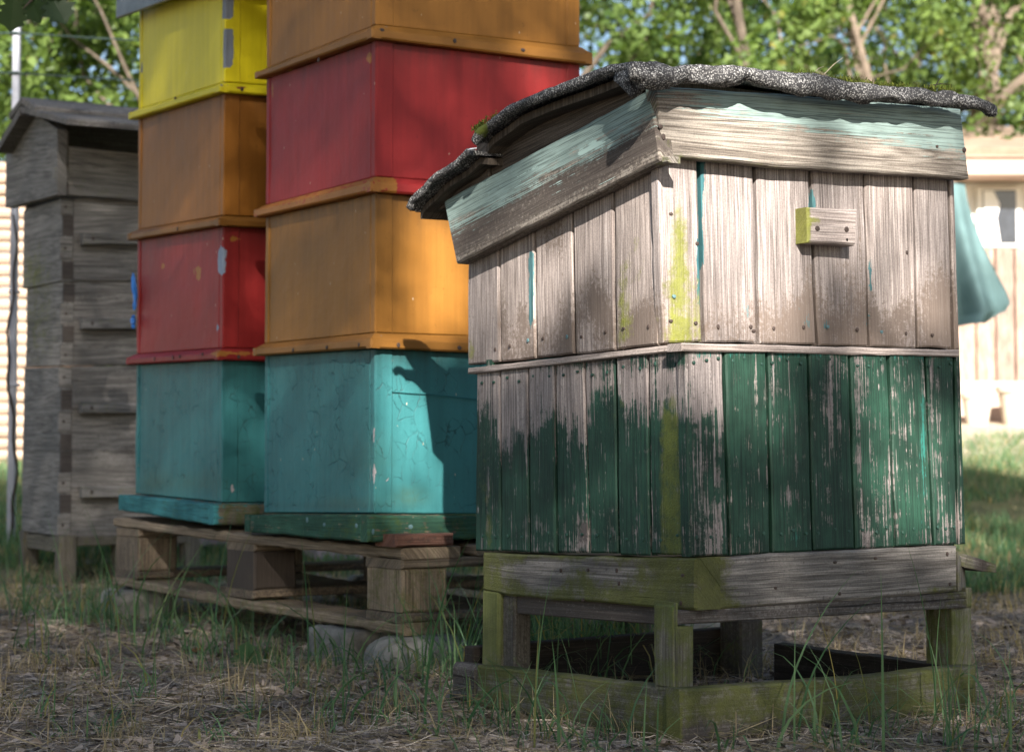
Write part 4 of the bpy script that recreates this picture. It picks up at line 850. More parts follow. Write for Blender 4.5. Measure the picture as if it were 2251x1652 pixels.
# rolled felt along the front edge: centre line and radius from the traced top and bottom outline
roll = [(1384, 137, 168), (1405, 138, 182), (1422, 141, 193), (1440, 143, 196), (1470, 144, 192), (1505, 144, 178), (1512, 145, 186), (1540, 146, 186), (1575, 147, 188), (1610, 147, 187), (1635, 150, 180), (1668, 156, 190), (1726, 162, 203), (1790, 168, 212), (1830, 174, 215), (1905, 184, 221), (1960, 189, 224),
        (2020, 196, 228), (2080, 203, 233), (2107, 206, 238), (2140, 214, 241), (2162, 224, 245), (2178, 234, 257), (2185, 246, 261)]
cl = []; rd = []
for x, a, b in roll:
    c = HU.Rr(x, (a+b)/2, .062); ppm = F0/c.y; cl.append(c); rd.append(max((b-a)/2/ppm*1.12, .0055))
mb = lip(cl, rd, 9, flat=1.); mb.v[0] += (np.stack([fbm(mb.v[0][:, 0]*38, mb.v[0][:, 2]*60, 4), fbm(mb.v[0][:, 0]*33, mb.v[0][:, 2]*50, 7), fbm(mb.v[0][:, 0]*41, mb.v[0][:, 2]*66, 9)], 1)-.5)*.009
mb.m[0][:, 1] = .5*blob(*proj(mb.v[0]), 1850, 168, 120, 9); mb.build('felt_roll', M['felt'], felt_o, True)
# torn, folded corner tongue of the felt
tg = [(1352, 158), (1384, 150), (1412, 152), (1420, 170), (1412, 186), (1399, 205), (1386, 214), (1378, 205), (1366, 190), (1350, 176)]
mb = MB(); c = HU.L(1386, 178, .075); n_ = 5; Vt = []; k = len(tg)
for r_ in range(n_):
    s_ = 1 - r_/(n_-1)*.999
    for (x, y) in tg:
        p = HU.L(1386 + (x-1386)*s_, 176 + (y-176)*s_, .07 + .008*(1-s_) + .004*math.sin(x*.2)); Vt.append(tuple(p + Vector(((float(fbm(x*.1, y*.1, r_))-.5)*.006, 0, 0))))
Vt = np.array(Vt); Bk = Vt + np.array(HU.eR*.008); nn = len(Vt)
Fc = [(j*k+i, j*k+(i+1) % k, (j+1)*k+(i+1) % k, (j+1)*k+i) for j in range(n_-1) for i in range(k)]; Fc += [tuple(x+nn for x in f[::-1]) for f in Fc] + [(i, i+nn, (i+1) % k+nn, (i+1) % k) for i in range(k)]
mb.add(np.concatenate([Vt, Bk]), Fc); mb.build('felt_tongue', M['felt'], felt_o, True)
gm_ = np.random.default_rng(61); MV = []; MC = []
for x0, x1, y_, n_, hh in ((1740, 1800, 164, 260, .006), (1815, 1905, 178, 520, .008), (1915, 1990, 188, 300, .006), (2010, 2085, 198, 420, .008), (1046, 1066, 288, 260, .007), (1072, 1090, 268, 80, .004)):
    for _ in range(n_):
        x = gm_.uniform(x0, x1); q = (HU.Rr(x, y_ + (x-x0)*.085, .045) if x > 1500 else HU.L(x, y_ - (x-x0)*.9, .062 - gm_.random()*.01)); q = np.array(q) + gm_.normal(size=3)*[.004, .012, .0015]
        d = gm_.normal(size=3)*.5 + [0, 0, 1.1]; d = d/np.linalg.norm(d)*gm_.uniform(.3, 1)*hh; s_ = np.cross(d, gm_.normal(size=3)); s_ = s_/np.linalg.norm(s_)*.0011
        MV += [q-s_, q+s_, q+d+s_*.3, q+d-s_*.3]; MC += [(gm_.random(), 0, 0, 0)]*4
M['mossleaf'] = leafmat('cushion_moss', (.035, .045, .010), (.12, .14, .025), .1, .9, .1)
raw_mesh('moss', np.array(MV), np.arange(len(MV)).reshape(-1, 4), M['mossleaf'], np.array(MC), roof)
# dry straws and stalks caught on the roof
for x0, y0, x1, y1, lb, dk in ((1788, 162, 1811, 146, 'short pale straw on the felt roof, left of the longer one', 0), (1812, 163, 1853, 127, 'long pale straw sticking up from the felt roof', 0), (2056, 190, 2072, 167, 'dark stalk standing up from the moss on the roof edge', 1), (2040, 189, 2093, 186, 'dark needle lying flat in the moss on the roof edge', 1)):
    if dk == 0: x0, x1 = x0-0, x1-0
    mb = MB(); a, b = HU.Rr(x0, y0, .04), HU.Rr(x1, y1, .03); mb.tube([a, a.lerp(b, .5) + Vector((0, 0, .002)), b], [.0009, .0008, .0003], 5)
    tag(recentre(mb.build('straw', M['vine'] if dk else M['straw']), a), lb, 'straw')

# -- mossy frame, legs and ground boards under it
stand = thing('hive_stand', 'mossy heavy timber stand with posts and ground boards under the planked hive', 'hive stand', HB.at(HA/2, HBL/2, 0))
KO = .004
kL = lambda x, y, o_=KO: HB.L(x, y, o_); kR = lambda x, y, o_=KO: HB.Rr(x, y, o_)
def f_beam(px, py):
    g = np.where(px < 1531, .9 - .95*blob(px, py, 1190, 1262, 62, 34) - .8*blob(px, py, 1345, 1262, 44, 26) - .3*blob(px, py, 1250, 1240, 160, 12), 1.0*sstep(px, 1650, 1560) + .7*sstep(px, 1900, 2110)*sstep(py, 1262, 1300) + .35*sstep(py, 1300, 1335)*sstep(px, 1850, 1600))
    return mk4(0, g, .25 + .3*blob(px, py, 1430, 1230, 130, 14), 0)
def pieces(root, nm, fn, xs, yt, yb, t, mat, field, seed, th_dir=None, **k):
    """one board whose top and bottom edges follow traced lines: joined pieces in a single mesh"""
    B = [fn(x, y) for x, y in zip(xs, yb)]; Tp = [fn(x, y) for x, y in zip(xs, yt)]; L = (B[-1]-B[0]).length
    mb = MB(); mb.board(B[0], B[-1], Tp[-1], Tp[0], t, 'u', .008, field, bev=.003, wob=.0016, warp=.003, seed=seed, curve=([(b-B[0]).length/L for b in B], B, Tp), **k)
    return mb.build(nm, mat, root)
pieces(stand, 'beam', kL, [1060, 1120, 1200, 1300, 1440, 1529], [1213, 1217, 1220, 1222, 1225, 1226], [1296, 1309, 1317, 1322, 1336, 1341], HB.eR*.045, M['beam'], f_beam, 21)
pieces(stand, 'beam', kR, [1534, 1700, 1900, 2106], [1226, 1216, 1207, 1198], [1341, 1330, 1318, 1299], HB.eL*.045, M['beam'], f_beam, 22)
q = kR(2107.5, 1250)
mb = MB(); mb.board(kR(2108, 1300, -.002), kR(2124, 1296, -.03), kR(2121, 1238, -.03), kR(2107, 1212, -.002), HB.eL*.03, 'v', .01, lambda x, y: mk4(0, .5, .2, 0)); mb.build('beam_end', M['beam'], stand)
for x, y, s_ in ((1232, 1253, 'L'), (1292, 1252, 'L'), (1355, 1253, 'L'), (1360, 1281, 'L'), (1500, 1264, 'L'), (1496, 1325, 'L'), (1281, 1318, 'L'), (1576, 1255, 'R'), (1571, 1322, 'R'), (1836, 1235, 'R'), (1925, 1226, 'R'), (1705, 1291, 'R'), (1846, 1304, 'R'), (2089, 1283, 'R'), (2083, 1217, 'R')):
    nail((kL if s_ == 'L' else kR)(x, y, KO+.0008), -HB.eR if s_ == 'L' else -HB.eL, .0028, stand, M['nail'])
mb = MB(); mb.board(kR(1486, 1373, .001), kR(2127, 1335, .001), kR(2127, 1300, .001), kR(1486, 1344, .001), HB.eL*.03, 'u', .01, lambda px, py: mk4(0, .55*sstep(px, 1960, 2120), .55, 0), bev=.002, wob=.001, warp=.002, seed=4); mb.build('rail', M['beam'], stand)
mb = MB(); mb.board(kL(1100, 1345, -.01), kL(1440, 1372, -.01), kL(1440, 1332, -.01), kL(1100, 1302, -.01), HB.eR*.025, 'u', .02, lambda px, py: mk4(0, 0, .8, 0)); mb.build('rail', M['beam'], stand)
f_post = lambda px, py: mk4(.0, .62 + .3*sstep(py, 1450, 1360) + .25*(px < 1100) - .35*blob(px, py, 1460, 1400, 12, 50), .2, 1.2*blob(px, py, 1480, 1335, 6, 12))
# near corner post: traced left and right faces
def post(xl, xc, xr, ytop, ybot, depth, off=0., wl=None):
    c = HB.Rr(xc, HOR, off); Y = c.y
    fr = Frame(xc, Y, 36.2); root = stand
    a = fr.lenL(xl); b = fr.lenR(xr)
    mb = MB(); z0, z1 = zpix(ybot, Y), zpix(ytop, Y)
    mb.board(fr.at(a, 0, z0), fr.at(.001, 0, z0), fr.at(.001, 0, z1), fr.at(a, 0, z1), fr.eR*(b-.001), 'v', .008, f_post, bev=.005, wob=.001, warp=.004)
    return mb, fr, a, b, z0, z1, Y
mb, fr_, a, b, z0, z1, Y = post(1435, 1484, 1488, 1325, 1520, .05, .006); 
mb.build('post', M['postw'], stand)
mb = MB(); mb.board(kR(1486, 1525, .0), kR(1525, 1522, .0), kR(1525, 1376, .0), kR(1486, 1376, .0), HB.eL*.04, 'v', .01, f_post, bev=.002, warp=.003, seed=31); mb.build('post', M['postw'], stand)
mb = MB(); mb.board(kL(1057, 1475), kL(1096, 1477), kL(1096, 1298.5), kL(1057, 1293), HB.eR*.018, 'v', .01, f_post, bev=.004, warp=.003, seed=32); mb.board(HB.at(HA-.065, .016, 0)*0 + kL(1097, 1478, -.005), kL(1131, 1479, -.005), kL(1131, 1310, -.005), kL(1097, 1306, -.005), HB.eR*.03, 'v', .01, lambda px, py: mk4(0, .25, .5, 0), bev=.003, seed=33); mb.build('post', M['postw'], stand)
# far right post: left face in shade, right face mossy
Yr = HB.Rr(2092, HOR, -.004).y; fr_ = Frame(2092, Yr, 36.2)
mb = MB(); aL = .055; bR = fr_.lenR(2134)
z0, z1 = zpix(1480, Yr), zpix(1337, Yr)
mb.board(fr_.at(0, 0, z0), fr_.at(0, bR, z0), fr_.at(0, bR, z1), fr_.at(0, 0, z1), fr_.eL*aL, 'v', .008, lambda px, py: mk4(0, .7, .15, 0), bev=.003, wob=.001, warp=.003, seed=34)
mb.board(fr_.at(-.0, bR-.012, z1), fr_.at(0, bR, z1), fr_.at(0, bR, z1+.03), fr_.at(0, bR-.012, z1+.03), fr_.eL*aL*.8, 'v', .01, lambda px, py: mk4(0, .7, .15, 0), seed=34); mb.build('post', M['postw'], stand)
mb = MB(); c = P(1664, 1492, HB.at(HA, HBL, 0).y-.04); mb.box(Vector((c.x-.028, c.y, -.01)), HB.eL*.055, HB.eR*.055, Vector((0, 0, zpix(1362, c.y)+.01)), grain=2, M=(0, .35, .6, 0), bev=.003); mb.build('post', M['postw'], stand)
# ground boards, traced on planes a little outside the box
GOF = .028
sL = lambda x, y, o_=GOF: HB.L(x, y, o_); sR = lambda x, y, o_=GOF: HB.Rr(x, y, o_)
f_sk = lambda px, py: mk4(0, np.where(px < 1500, .66 + .45*sstep(py, 1500, 1465)*sstep(px, 1400, 1100) + .5*blob(px, py, 1480, 1600, 34, 50), .78 - .45*sstep(py, 1560, 1620)) + .2*(fbm(px*.02, py*.04, 3)-.5), .45 + .4*sstep(py, 1540, 1640), 0)
pieces(stand, 'ground_board', sL, [1048, 1100, 1200, 1300, 1400, 1492], [1462, 1467, 1479, 1491, 1503, 1516], [1552, 1560, 1580, 1600, 1620, 1638], HB.eR*.028, M['beam'], f_sk, 23)
pieces(stand, 'ground_board', sR, [1496.5, 1700, 1900, 2148], [1515, 1502, 1487, 1462], [1640, 1613, 1592, 1561], HB.eL*.03, M['beam'], f_sk, 24)
mb = MB(); mb.box(sL(1047, 1460) + Vector((0, 0, -.062)) + HB.eL*.0, HB.eL*.07, HB.eR*.03, Vector((0, 0, .06)), grain=0, M=(0, .3, .6, 0), bev=.006); mb.build('ground_board_end', M['beam'], stand)
q0 = HB.at(HA+.02, .03, -.01); mb = MB(); mb.box(q0 - HB.eR*.02, HB.eR*(HBL+.0), HB.eL*.026, Vector((0, 0, .085)), grain=0, M=(0, 0, .3, 0)); mb.build('ground_board', M['shade_board'], stand)  # inner boards coloured near-black to stand in for deep shade
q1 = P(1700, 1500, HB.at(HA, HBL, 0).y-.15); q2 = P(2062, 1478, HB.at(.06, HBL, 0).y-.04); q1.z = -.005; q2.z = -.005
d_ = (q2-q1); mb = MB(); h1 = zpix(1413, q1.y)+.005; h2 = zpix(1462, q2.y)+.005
mb.board(q1, q2, q2+Vector((0, 0, h2)), q1+Vector((0, 0, h1)), Vector((.02, .025, 0)), 'u', .02, lambda px, py: mk4(0, 0, .3, 0), wob=.002, warp=.004); mb.build('ground_board', M['shade_board'], stand)
lb_ = thing('splintered_board', 'short splintered mossy board end sticking out to the right under the green hive section', 'board', HB.Rr(2110, 1245, -.05))
Yb = HB.Rr(2110, 1245, 0).y + .02
pp = [P(2100, 1238, Yb), P(2120, 1246, Yb), P(2160, 1255, Yb), P(2191, 1258, Yb)]; qq = [P(2100, 1209, Yb+.0), P(2128, 1219, Yb), P(2160, 1229, Yb), P(2190, 1239, Yb)]
mb = MB()
for i in range(3): mb.board(pp[i], pp[i+1], qq[i+1], qq[i], Vector((-.03, .05, 0)), 'u', .006, lambda px, py: mk4(0, .65 - .8*blob(px, py, 2158, 1240, 12, 30), .35 + .6*blob(px, py, 2160, 1240, 14, 30), 0), bev=.0008, warp=.002, seed=5)
mb.build('board', M['beam'], lb_)

# ------------------------------------------------------------ shed, cloth, log wall and garden pole behind
shed = thing('shed', 'sunlit wooden shed with brown roof and white curtained windows far right', 'shed', (5.0, 13.0, g1(5, 13)))
SY = 13.0; zs = lambda py: zpix(py, SY)
t_ = wood('sunlit_shed_boards', (.20, .14, .11), (.31, .225, .18), (.42, .33, .27), ring=12, fib=60); M['shedw'] = t_
M['sheda'] = plain('shed_fascia_paint', (.42, .31, .25), .8, .2, .15, 3); M['shedr'] = plain('brown_shed_roofing', (.26, .19, .14), .95, .1, .3, 5)
M['shedf'] = plain('white_window_frame', (.7, .68, .64), .5, .3, .05, 8); M['curtain'] = plain('white_curtain', (.75, .74, .72), .9, .1, .08, 10); M['pane'] = plain('dark_room_behind_glass', (.03, .035, .045), .1, .6)
def sbox(nm, x0, x1, y0, y1, z0, z1, m, par=shed, grain=2):
    mb = MB(); mb.box((x0, y0, z0), (x1-x0, 0, 0), (0, y1-y0, 0), (0, 0, z1-z0), grain=grain, bev=.004); return mb.build(nm, m, par)
mb = MB(); rnd = random.Random(5); x = 2.35
zg = zs(905); zwall = zs(545)
while x < 7.4:
    w = .14; mb.box((x, SY, zg-.25), (w-.012, 0, 0), (0, .04 + rnd.random()*.008, 0), (0, 0, zwall-zg+.25), grain=2, bev=.004); x += w
mb.box((2.35, SY+.05, zg-.3), (5.05, 0, 0), (0, 3.2, 0), (0, 0, zwall-zg+.3)); mb.build('wall', M['shedw'], shed)
sbox('plinth', 2.3, 7.45, SY-.03, SY-.002, zg-.3, zs(838), M['sheda'], grain=0)
mb = MB(); mb.box((2.35, SY+.05, zwall+.002), (5.05, 0, 0), (0, 3.2, 0), (0, 0, zs(400)-zwall)); mb.build('upper_wall', M['shedf'], shed)
for x0, x1, dk in ((2.55, 3.28, 0), (3.34, 3.66, 1), (3.72, 4.5, 0), (4.6, 5.3, 1), (5.4, 6.2, 0)):
    f = sbox('window', x0, x1, SY-.0, SY+.045, zs(543), zs(412), M['shedf'])
    p_ = sbox('pane', x0+.04, x1-.04, SY-.004, SY-.001, zs(535), zs(418), M['pane'] if dk else M['curtain'], f)
mb = MB(); cu = [(3.38, .0), (3.41, 0), (3.455, 0), (3.49, 0)]
mb.poly([(3.385, SY-.012, zs(533)), (3.50, SY-.012, zs(533)), (3.475, SY-.012, zs(480)), (3.50, SY-.012, zs(450)), (3.455, SY-.012, zs(420)), (3.385, SY-.012, zs(420))], (0, .004, 0)); mb.build('curtain', M['curtain'], shed)
sbox('fascia', 2.1, 7.7, SY-.35, SY-.30, zs(400)+.0, zs(352), M['sheda'], grain=0); sbox('soffit', 2.12, 7.68, SY-.29, SY+.1, zs(398), zs(398)+.03, M['sheda'], grain=0); sbox('gutter_board', 2.1, 7.7, SY-.38, SY-.355, zs(364), zs(346), M['sheda'], grain=0)
mb = MB(); mb.board((2.0, SY-.4, zs(346)), (7.8, SY-.4, zs(346)), (7.8, SY+1.6, zs(238)+.16), (2.0, SY+1.6, zs(238)+.16), (0, .02, -.05), 'v', .3, warp=.01); mb.board((7.8, SY+3.7, zs(346)), (2.0, SY+3.7, zs(346)), (2.0, SY+1.62, zs(238)+.16), (7.8, SY+1.62, zs(238)+.16), (0, -.02, -.05), 'v', .3); mb.build('roof', M['shedr'], shed)
# pots and pale things along the foot of the shed
M['pot'] = plain('pale_plant_pot', (.5, .44, .36), .8, .2, .15, 20)
for i, (x, r, h, lb) in enumerate(((3.22, .10, .22, 'pale round pot at the foot of the shed, nearest the hive'), (3.50, .13, .26, 'wider pale pot right of the first one at the foot of the shed'))):
    z = g1(x, 12.6); mb = MB(); mb.tube([(x, 12.6, z-.02), (x, 12.6, z+h*.85), (x, 12.6, z+h*.86), (x, 12.6, z+h)], [r*.7, r, r*1.12, r*1.12], 20); tag(recentre(mb.build('plant_pot', M['pot'], smooth=False), (x, 12.6, z)), lb, 'plant pot')
# turquoise cloth hanging from a post hidden behind the hive
CY = 8.0
post_ = thing('clothes_post', 'clothes post behind the planked hive holding the turquoise cloth', 'post', (1.86, CY+.06, g1(1.86, CY)))
mb = MB(); mb.tube([(1.86, CY+.06, g1(1.86, CY)-.1), (1.86, CY+.06, zpix(392, CY))], .025, 10); mb.build('shaft', M['bark'], post_)
mb = MB(); mb.tube([(1.60, CY+.03, zpix(400, CY)), (1.97, CY+.03, zpix(402, CY))], .012, 8); mb.build('crossbar', M['bark'], post_)
t = NT('turquoise_cloth'); pos = t.n('NewGeometry').outputs['Position']; n_ = t.noise(pos, 7, 3, .5)
M['cloth'] = t.out(t.mix(n_, (.125, .215, .225), (.19, .29, .295)), .9, .1, t.noise(pos, 500, 2), .2, .001, trans=.35)
nu, nv = 48, 60; V = np.zeros((nv, nu, 3))
Lx = lambda v: np.interp(v, [0, 1], [1.63, 1.60]); edge = lambda v: np.interp(v, [0, .12, .3, .5, .7, .85, .93, 1], [2128, 2134, 2150, 2173, 2200, 2224, 2233, 2222])
for j in range(nv):
    v = j/(nv-1); xr = (edge(v)-W0/2)/F0*CY
    for i in range(nu):
        u = i/(nu-1); x = Lx(v) + (xr-Lx(v))*u
        ztop, zbot = zpix(404, CY), zpix(722 - 34*sstep(u, .62, 1.0) + 6*math.sin(u*17), CY)
        y = CY + (.02+.07*v)*math.sin(u*13 + 1.5*v) + .03*math.sin(u*27+v*4)*(v+.1)
        V[j, i] = (x, y, ztop + (zbot-ztop)*v)
mb = MB(); idx = np.arange(nu*nv).reshape(nv, nu); A = V.reshape(-1, 3); k = len(A)
fc = [(idx[j, i], idx[j+1, i], idx[j+1, i+1], idx[j, i+1]) for j in range(nv-1) for i in range(nu-1)]
fb = [tuple(x+k for x in f[::-1]) for f in fc]; ring = list(idx[0]) + list(idx[1:, -1]) + list(idx[-1, ::-1][1:]) + list(idx[::-1, 0][1:-1])
fr2 = [(ring[(i+1) % len(ring)], ring[i], ring[i]+k, ring[(i+1) % len(ring)]+k) for i in range(len(ring))]
mb.add(np.concatenate([A, A+[0, .0025, 0]]), fc+fb+fr2); o = mb.build('cloth', M['cloth'], smooth=True); tag(recentre(o, (1.9, CY, zpix(722, CY))), 'turquoise cloth hanging down in the sun right of the planked hive', 'cloth')
# wall of round logs, sunlit, far left
M['log'] = wood('sunlit_logs', (.34, .24, .17), (.48, .36, .27), (.6, .5, .4), ring=10, fib=40)
lw = thing('log_wall', 'sunlit wall of stacked horizontal logs behind the white pole, far left', 'log wall', (-3.2, 9.6, g1(-3.2, 9.6)))
z = g1(-2.7, 9.6)-.05; i = 0
while z < zpix(368, 9.6):
    mb = MB(); r_ = .031; xr = -2.2 + random.uniform(-.04, .04); mb.tube([(-5.2, 9.6+random.uniform(-.012, .012), z+r_), (-4, 9.6, z+r_), (xr, 9.6+random.uniform(-.012, .012), z+r_)], [r_*random.uniform(.9, 1.05), r_, r_*random.uniform(.9, 1.05)], 10, flat=.95); mb.build('log', M['log'], lw); z += .061
for x in (-2.32, -3.7, -5.05):
    mb = MB(); mb.box((x, 9.645, g1(x, 9.6)-.1), (.09, 0, 0), (0, .09, 0), (0, 0, 1.95)); mb.build('upright', M['bark'], lw)
# white pole with wires and a climbing stem
py_ = 6.3; px0 = P(29, 600, py_).x
pole = thing('garden_pole', 'white square garden pole standing behind the grey hive', 'pole', (px0, py_, g1(px0, py_)))
mb = MB(); mb.box((px0-.013, py_, g1(px0, py_)-.1), (.025, 0, 0), (0, .025, 0), (0, 0, zpix(45, py_)-g1(px0, py_)+.1), bev=.003); mb.build('shaft', M['pole'], pole)
for yy in (72, 160, 640, 845):
    mb = MB(); c = P(29, yy, py_-.004); mb.box(c + Vector((-.017, -.002, -.006)), (.034, 0, 0), (0, .034, 0), (0, 0, .011)); mb.build('clip', M['wire'] if yy < 600 else M['pole'], pole)
for yy, lb in ((72, 'thin dark wire tied at the top of the white pole'), (160, 'thin dark fence wire at the second tie of the white pole')):
    mb = MB(); a = P(29, yy, py_-.006); pts = [a + Vector((x, .05*x, -.03*math.sin(min(1, abs(x)/1.6)*math.pi) - .00*x)) for x in np.linspace(-1.1, 1.7, 24)]; mb.tube(pts, .0028, 6); tag(recentre(mb.build('wire', M['wire']), a), lb, 'wire')
mb = MB(); pts = []; 
for yy in np.linspace(470, 1190, 40): pts.append(P(26 + 9*math.sin(yy*.013+.8) + 3*math.sin(yy*.05), yy, py_ - .02 - .012*math.sin(yy*.02)))
mb.tube(pts, [.004+.002*i/40 for i in range(40)], 7, rough=.5); vn = thing('climbing_stem', 'thin brown climbing stem winding up the white pole', 'climber', (pts[-1].x, pts[-1].y, g1(pts[-1].x, pts[-1].y))); mb.build('stem', M['vine'], vn)

# ------------------------------------------------------------ leaves, trees
def leaf_cloud(C, Rr, n, size, seed, squash=.8):
    """n small folded leaves scattered through clumps: centres C (k,3), radii Rr (k,)"""
    g = np.random.default_rng(seed); k = g.integers(0, len(C), n)
    d = g.normal(size=(n, 3)); d /= np.linalg.norm(d, axis=1, keepdims=True)
    r = g.random(n)**.45; p = C[k] + d*(Rr[k]*r)[:, None]*np.array([1, 1, squash])
    return leaves_at(p, size, g, k)
def leaves_at(p, size, g, k=None, droop=.35):
    n = len(p); s_ = size*g.uniform(.6, 1.3, n)[:, None]
    a = g.normal(size=(n, 3)); a[:, 2] -= droop; a /= np.linalg.norm(a, axis=1, keepdims=True)
    up = g.normal(size=(n, 3))*.6 + np.array([0, 0, 1.]); b = np.cross(a, up); b /= np.linalg.norm(b, axis=1, keepdims=True); c = np.cross(a, b)
    L = [-a*.5*s_, b*.33*s_ + c*.07*s_, a*.5*s_, -b*.33*s_ + c*.07*s_]
    V = np.stack([p + x for x in L], 1).reshape(-1, 3); Fq = np.arange(4*n).reshape(n, 4)
    col = np.zeros((n, 4)); col[:, 0] = g.random(n) if k is None else np.clip(.5*g.random(n) + .5*((k*37 % 11)/10.), 0, 1); col[:, 1] = (g.random(n) < .02)*.6
    return V, Fq, np.repeat(col, 4, 0)
def limb_path(a, b, wob, g, n=7):
    pts = []; L = (b-a).length
    for i in range(n): t = i/(n-1); pts.append(a.lerp(b, t) + Vector(g.normal(size=3))*wob*L*(0 if i in (0,) else 1)*math.sin(t*2.6))
    return pts
def make_tree(x, y, h, spread, zlow, label, seed, nleaf=9000, size=.075, lean=(0, 0), tr=.1, leafm='leafa', bark='bark', nclump=34, group='trees behind the hives', rs=(.22, .5)):
    g = np.random.default_rng(seed); z0 = g1(x, y); b = Vector((x, y, z0))
    root = thing('tree', label, 'tree', b, group)
    top = b + Vector((lean[0], lean[1], h*.86)); mb = MB(); tp = limb_path(b - Vector((0, 0, .1)), top, .018, g, 10); mb.tube(tp, [tr*(1-.75*i/9)*(1.25 if i == 0 else 1) for i in range(10)], 10, rough=.25, seed=seed); mb.build('trunk', M[bark], root)
    C = []
    for i in range(nclump):
        a = g.random()*2*math.pi; rr = spread*math.sqrt(g.random()); zz = zlow + (h-zlow)*g.random()**.9; f = 1 - .45*max(0, (zz-zlow)/(h-zlow)-.4)/.6
        C.append((x + lean[0]*zz/h + math.cos(a)*rr*f, y + lean[1]*zz/h + math.sin(a)*rr*f*.8, z0 + zz))
    for i in range(0, nclump, 4):
        c = Vector(C[i]); t = min(max((c.z-z0)/(h*.86)*.6, .12), .9); k = t*9; j = int(k); s_ = tp[j].lerp(tp[min(j+1, 9)], k-j); mb = MB(); mb.tube(limb_path(s_, c, .05, g, 6), [tr*.42*(1-t*.5)*(1-.8*q/5) for q in range(6)], 6, rough=.2, seed=i); mb.build('branch', M[bark], root)
    C = np.array(C); Rr_ = g.uniform(*rs, nclump)*(spread/1.5)**.5
    raw_mesh('crown', *leaf_cloud(C, Rr_, nleaf, size, seed+1)[:2], M[leafm], leaf_cloud(C, Rr_, nleaf, size, seed+1)[2], root)
    return root
TREES = [(-3.6, 12.2, 5.6, 1.7, 1.3, 'broadleaf tree behind the log wall at the far left edge', 101, {}),
 (-1.75, 11.2, 5.2, 1.5, 1.9, 'leafy tree with a leaning dark trunk behind the grey hive roof', 102, dict(lean=(-.9, 0), tr=.05)),
 (-1.9, 13.6, 6.4, 1.9, 1.4, 'taller tree behind the leaning one, left of the yellow hive', 103, dict(leafm='leafb')),
 (.2, 13.5, 6.4, 2.0, 1.2, 'tree hidden for the most part behind the tall painted stack', 104, {}),
 (1.62, 13.0, 6.6, 1.5, 1.5, 'tree with a thin straight brown trunk just right of the tall stack', 105, dict(tr=.055, nleaf=8000)),
 (3.05, 14.6, 6.8, 1.7, 2.0, 'slim tree behind the middle of the felt roof', 106, dict(tr=.05, bark='barkpale', lean=(-.5, 0), nleaf=8000)),
 (4.15, 15.8, 7.5, 1.7, 2.6, 'thick pale trunked tree standing upper right behind the shed roof', 107, dict(tr=.16, bark='barkpale', nleaf=8000)),
 (4.75, 16.3, 7.2, 1.3, 2.8, 'slender pale trunk leaning right beside the thick one, upper right', 108, dict(tr=.07, bark='barkpale', lean=(.5, 0), nleaf=5000)),
 (3.55, 16.2, 7.2, 1.2, 2.8, 'slender pale trunk leaning left beside the thick one, upper right', 109, dict(tr=.06, bark='barkpale', lean=(-.9, 0), nleaf=5000)),
 (5.6, 17.5, 7.0, 2.0, 2.2, 'bright leafy tree just above the shed roof at the right edge', 110, dict(nleaf=11000))]
for x, y, h, sp, zl_, lb, sd, kw in TREES: make_tree(x, y, h, sp, zl_, lb, sd, **kw)
far = [(-6.5, 20, 8.5, 2.6, .8), (-3.4, 21, 9, 2.6, .9), (-.4, 20.5, 9, 2.6, .9), (2.4, 22.5, 9.5, 2.5, 1), (5.2, 23.5, 9.5, 2.7, 1), (8.5, 22, 9, 2.8, .8)]
fl_ = ['dark dense tree at the back, outermost on the left', 'dark dense tree at the back, behind the grey hive', 'dark dense tree at the back, behind the tall painted stack', 'dark dense tree at the back, behind the left half of the felt roof', 'dark dense tree at the back, behind the shed', 'dark dense tree at the back, outermost on the right']
for i, (x, y, h, sp, zl_) in enumerate(far): make_tree(x, y, h, sp, zl_, fl_[i], 200+i, nleaf=13000, size=.13, tr=.16, leafm='leafb', nclump=44, group='dark trees at the back', rs=(.5, .9))
# undergrowth shrubs between the trees
def shrub(x, y, r, h, label, seed, n=5000, size=.07, m='leafa'):
    g = np.random.default_rng(seed); z0 = g1(x, y); root = thing('shrub', label, 'shrub', (x, y, z0), 'shrubs along the back of the garden')
    C = np.stack([x + g.uniform(-r, r, 16), y + g.uniform(-.5, .5, 16), z0 + g.uniform(.1, h, 16)], 1); Rr_ = g.uniform(.25, .45, 16)
    for i in range(5):
        mb = MB(); mb.tube([Vector((x + (i-2)*.06, y, z0-.05)), Vector(C[i])*.5 + Vector((x, y, z0))*.5, Vector(C[i])], [.02, .013, .005], 6); mb.build('stem', M['bark'], root)
    V, Fq, col = leaf_cloud(C, Rr_, n, size, seed); raw_mesh('foliage', V, Fq, M[m], col, root); return root
for i, (x, y, r, h, lb) in enumerate(((-5.2, 11.2, 1.2, 1.9, 'shrub left of the log wall'), (-2.35, 12.1, .9, 2.5, 'pale green shrub just behind the right end of the log wall'), (-.75, 12.6, 1.0, 2.2, 'shrub behind the yellow hive box'), (1.2, 12.2, 1.1, 2.0, 'shrub behind the left end of the shed'), (6.6, 15.9, 1.3, 3.0, 'tall shrub behind the right part of the shed'), (4.3, 18, 1.5, 4.0, 'bright shrub rising above the shed roof'), (2.4, 18, 1.6, 4.0, 'shrub behind the slim tree'), (.0, 17, 1.6, 3.8, 'shrub behind the tall painted stack'), (-3.4, 16.5, 1.6, 3.2, 'shrub behind the trees on the left'))):
    shrub(x, y, r, h, lb, 300+i)
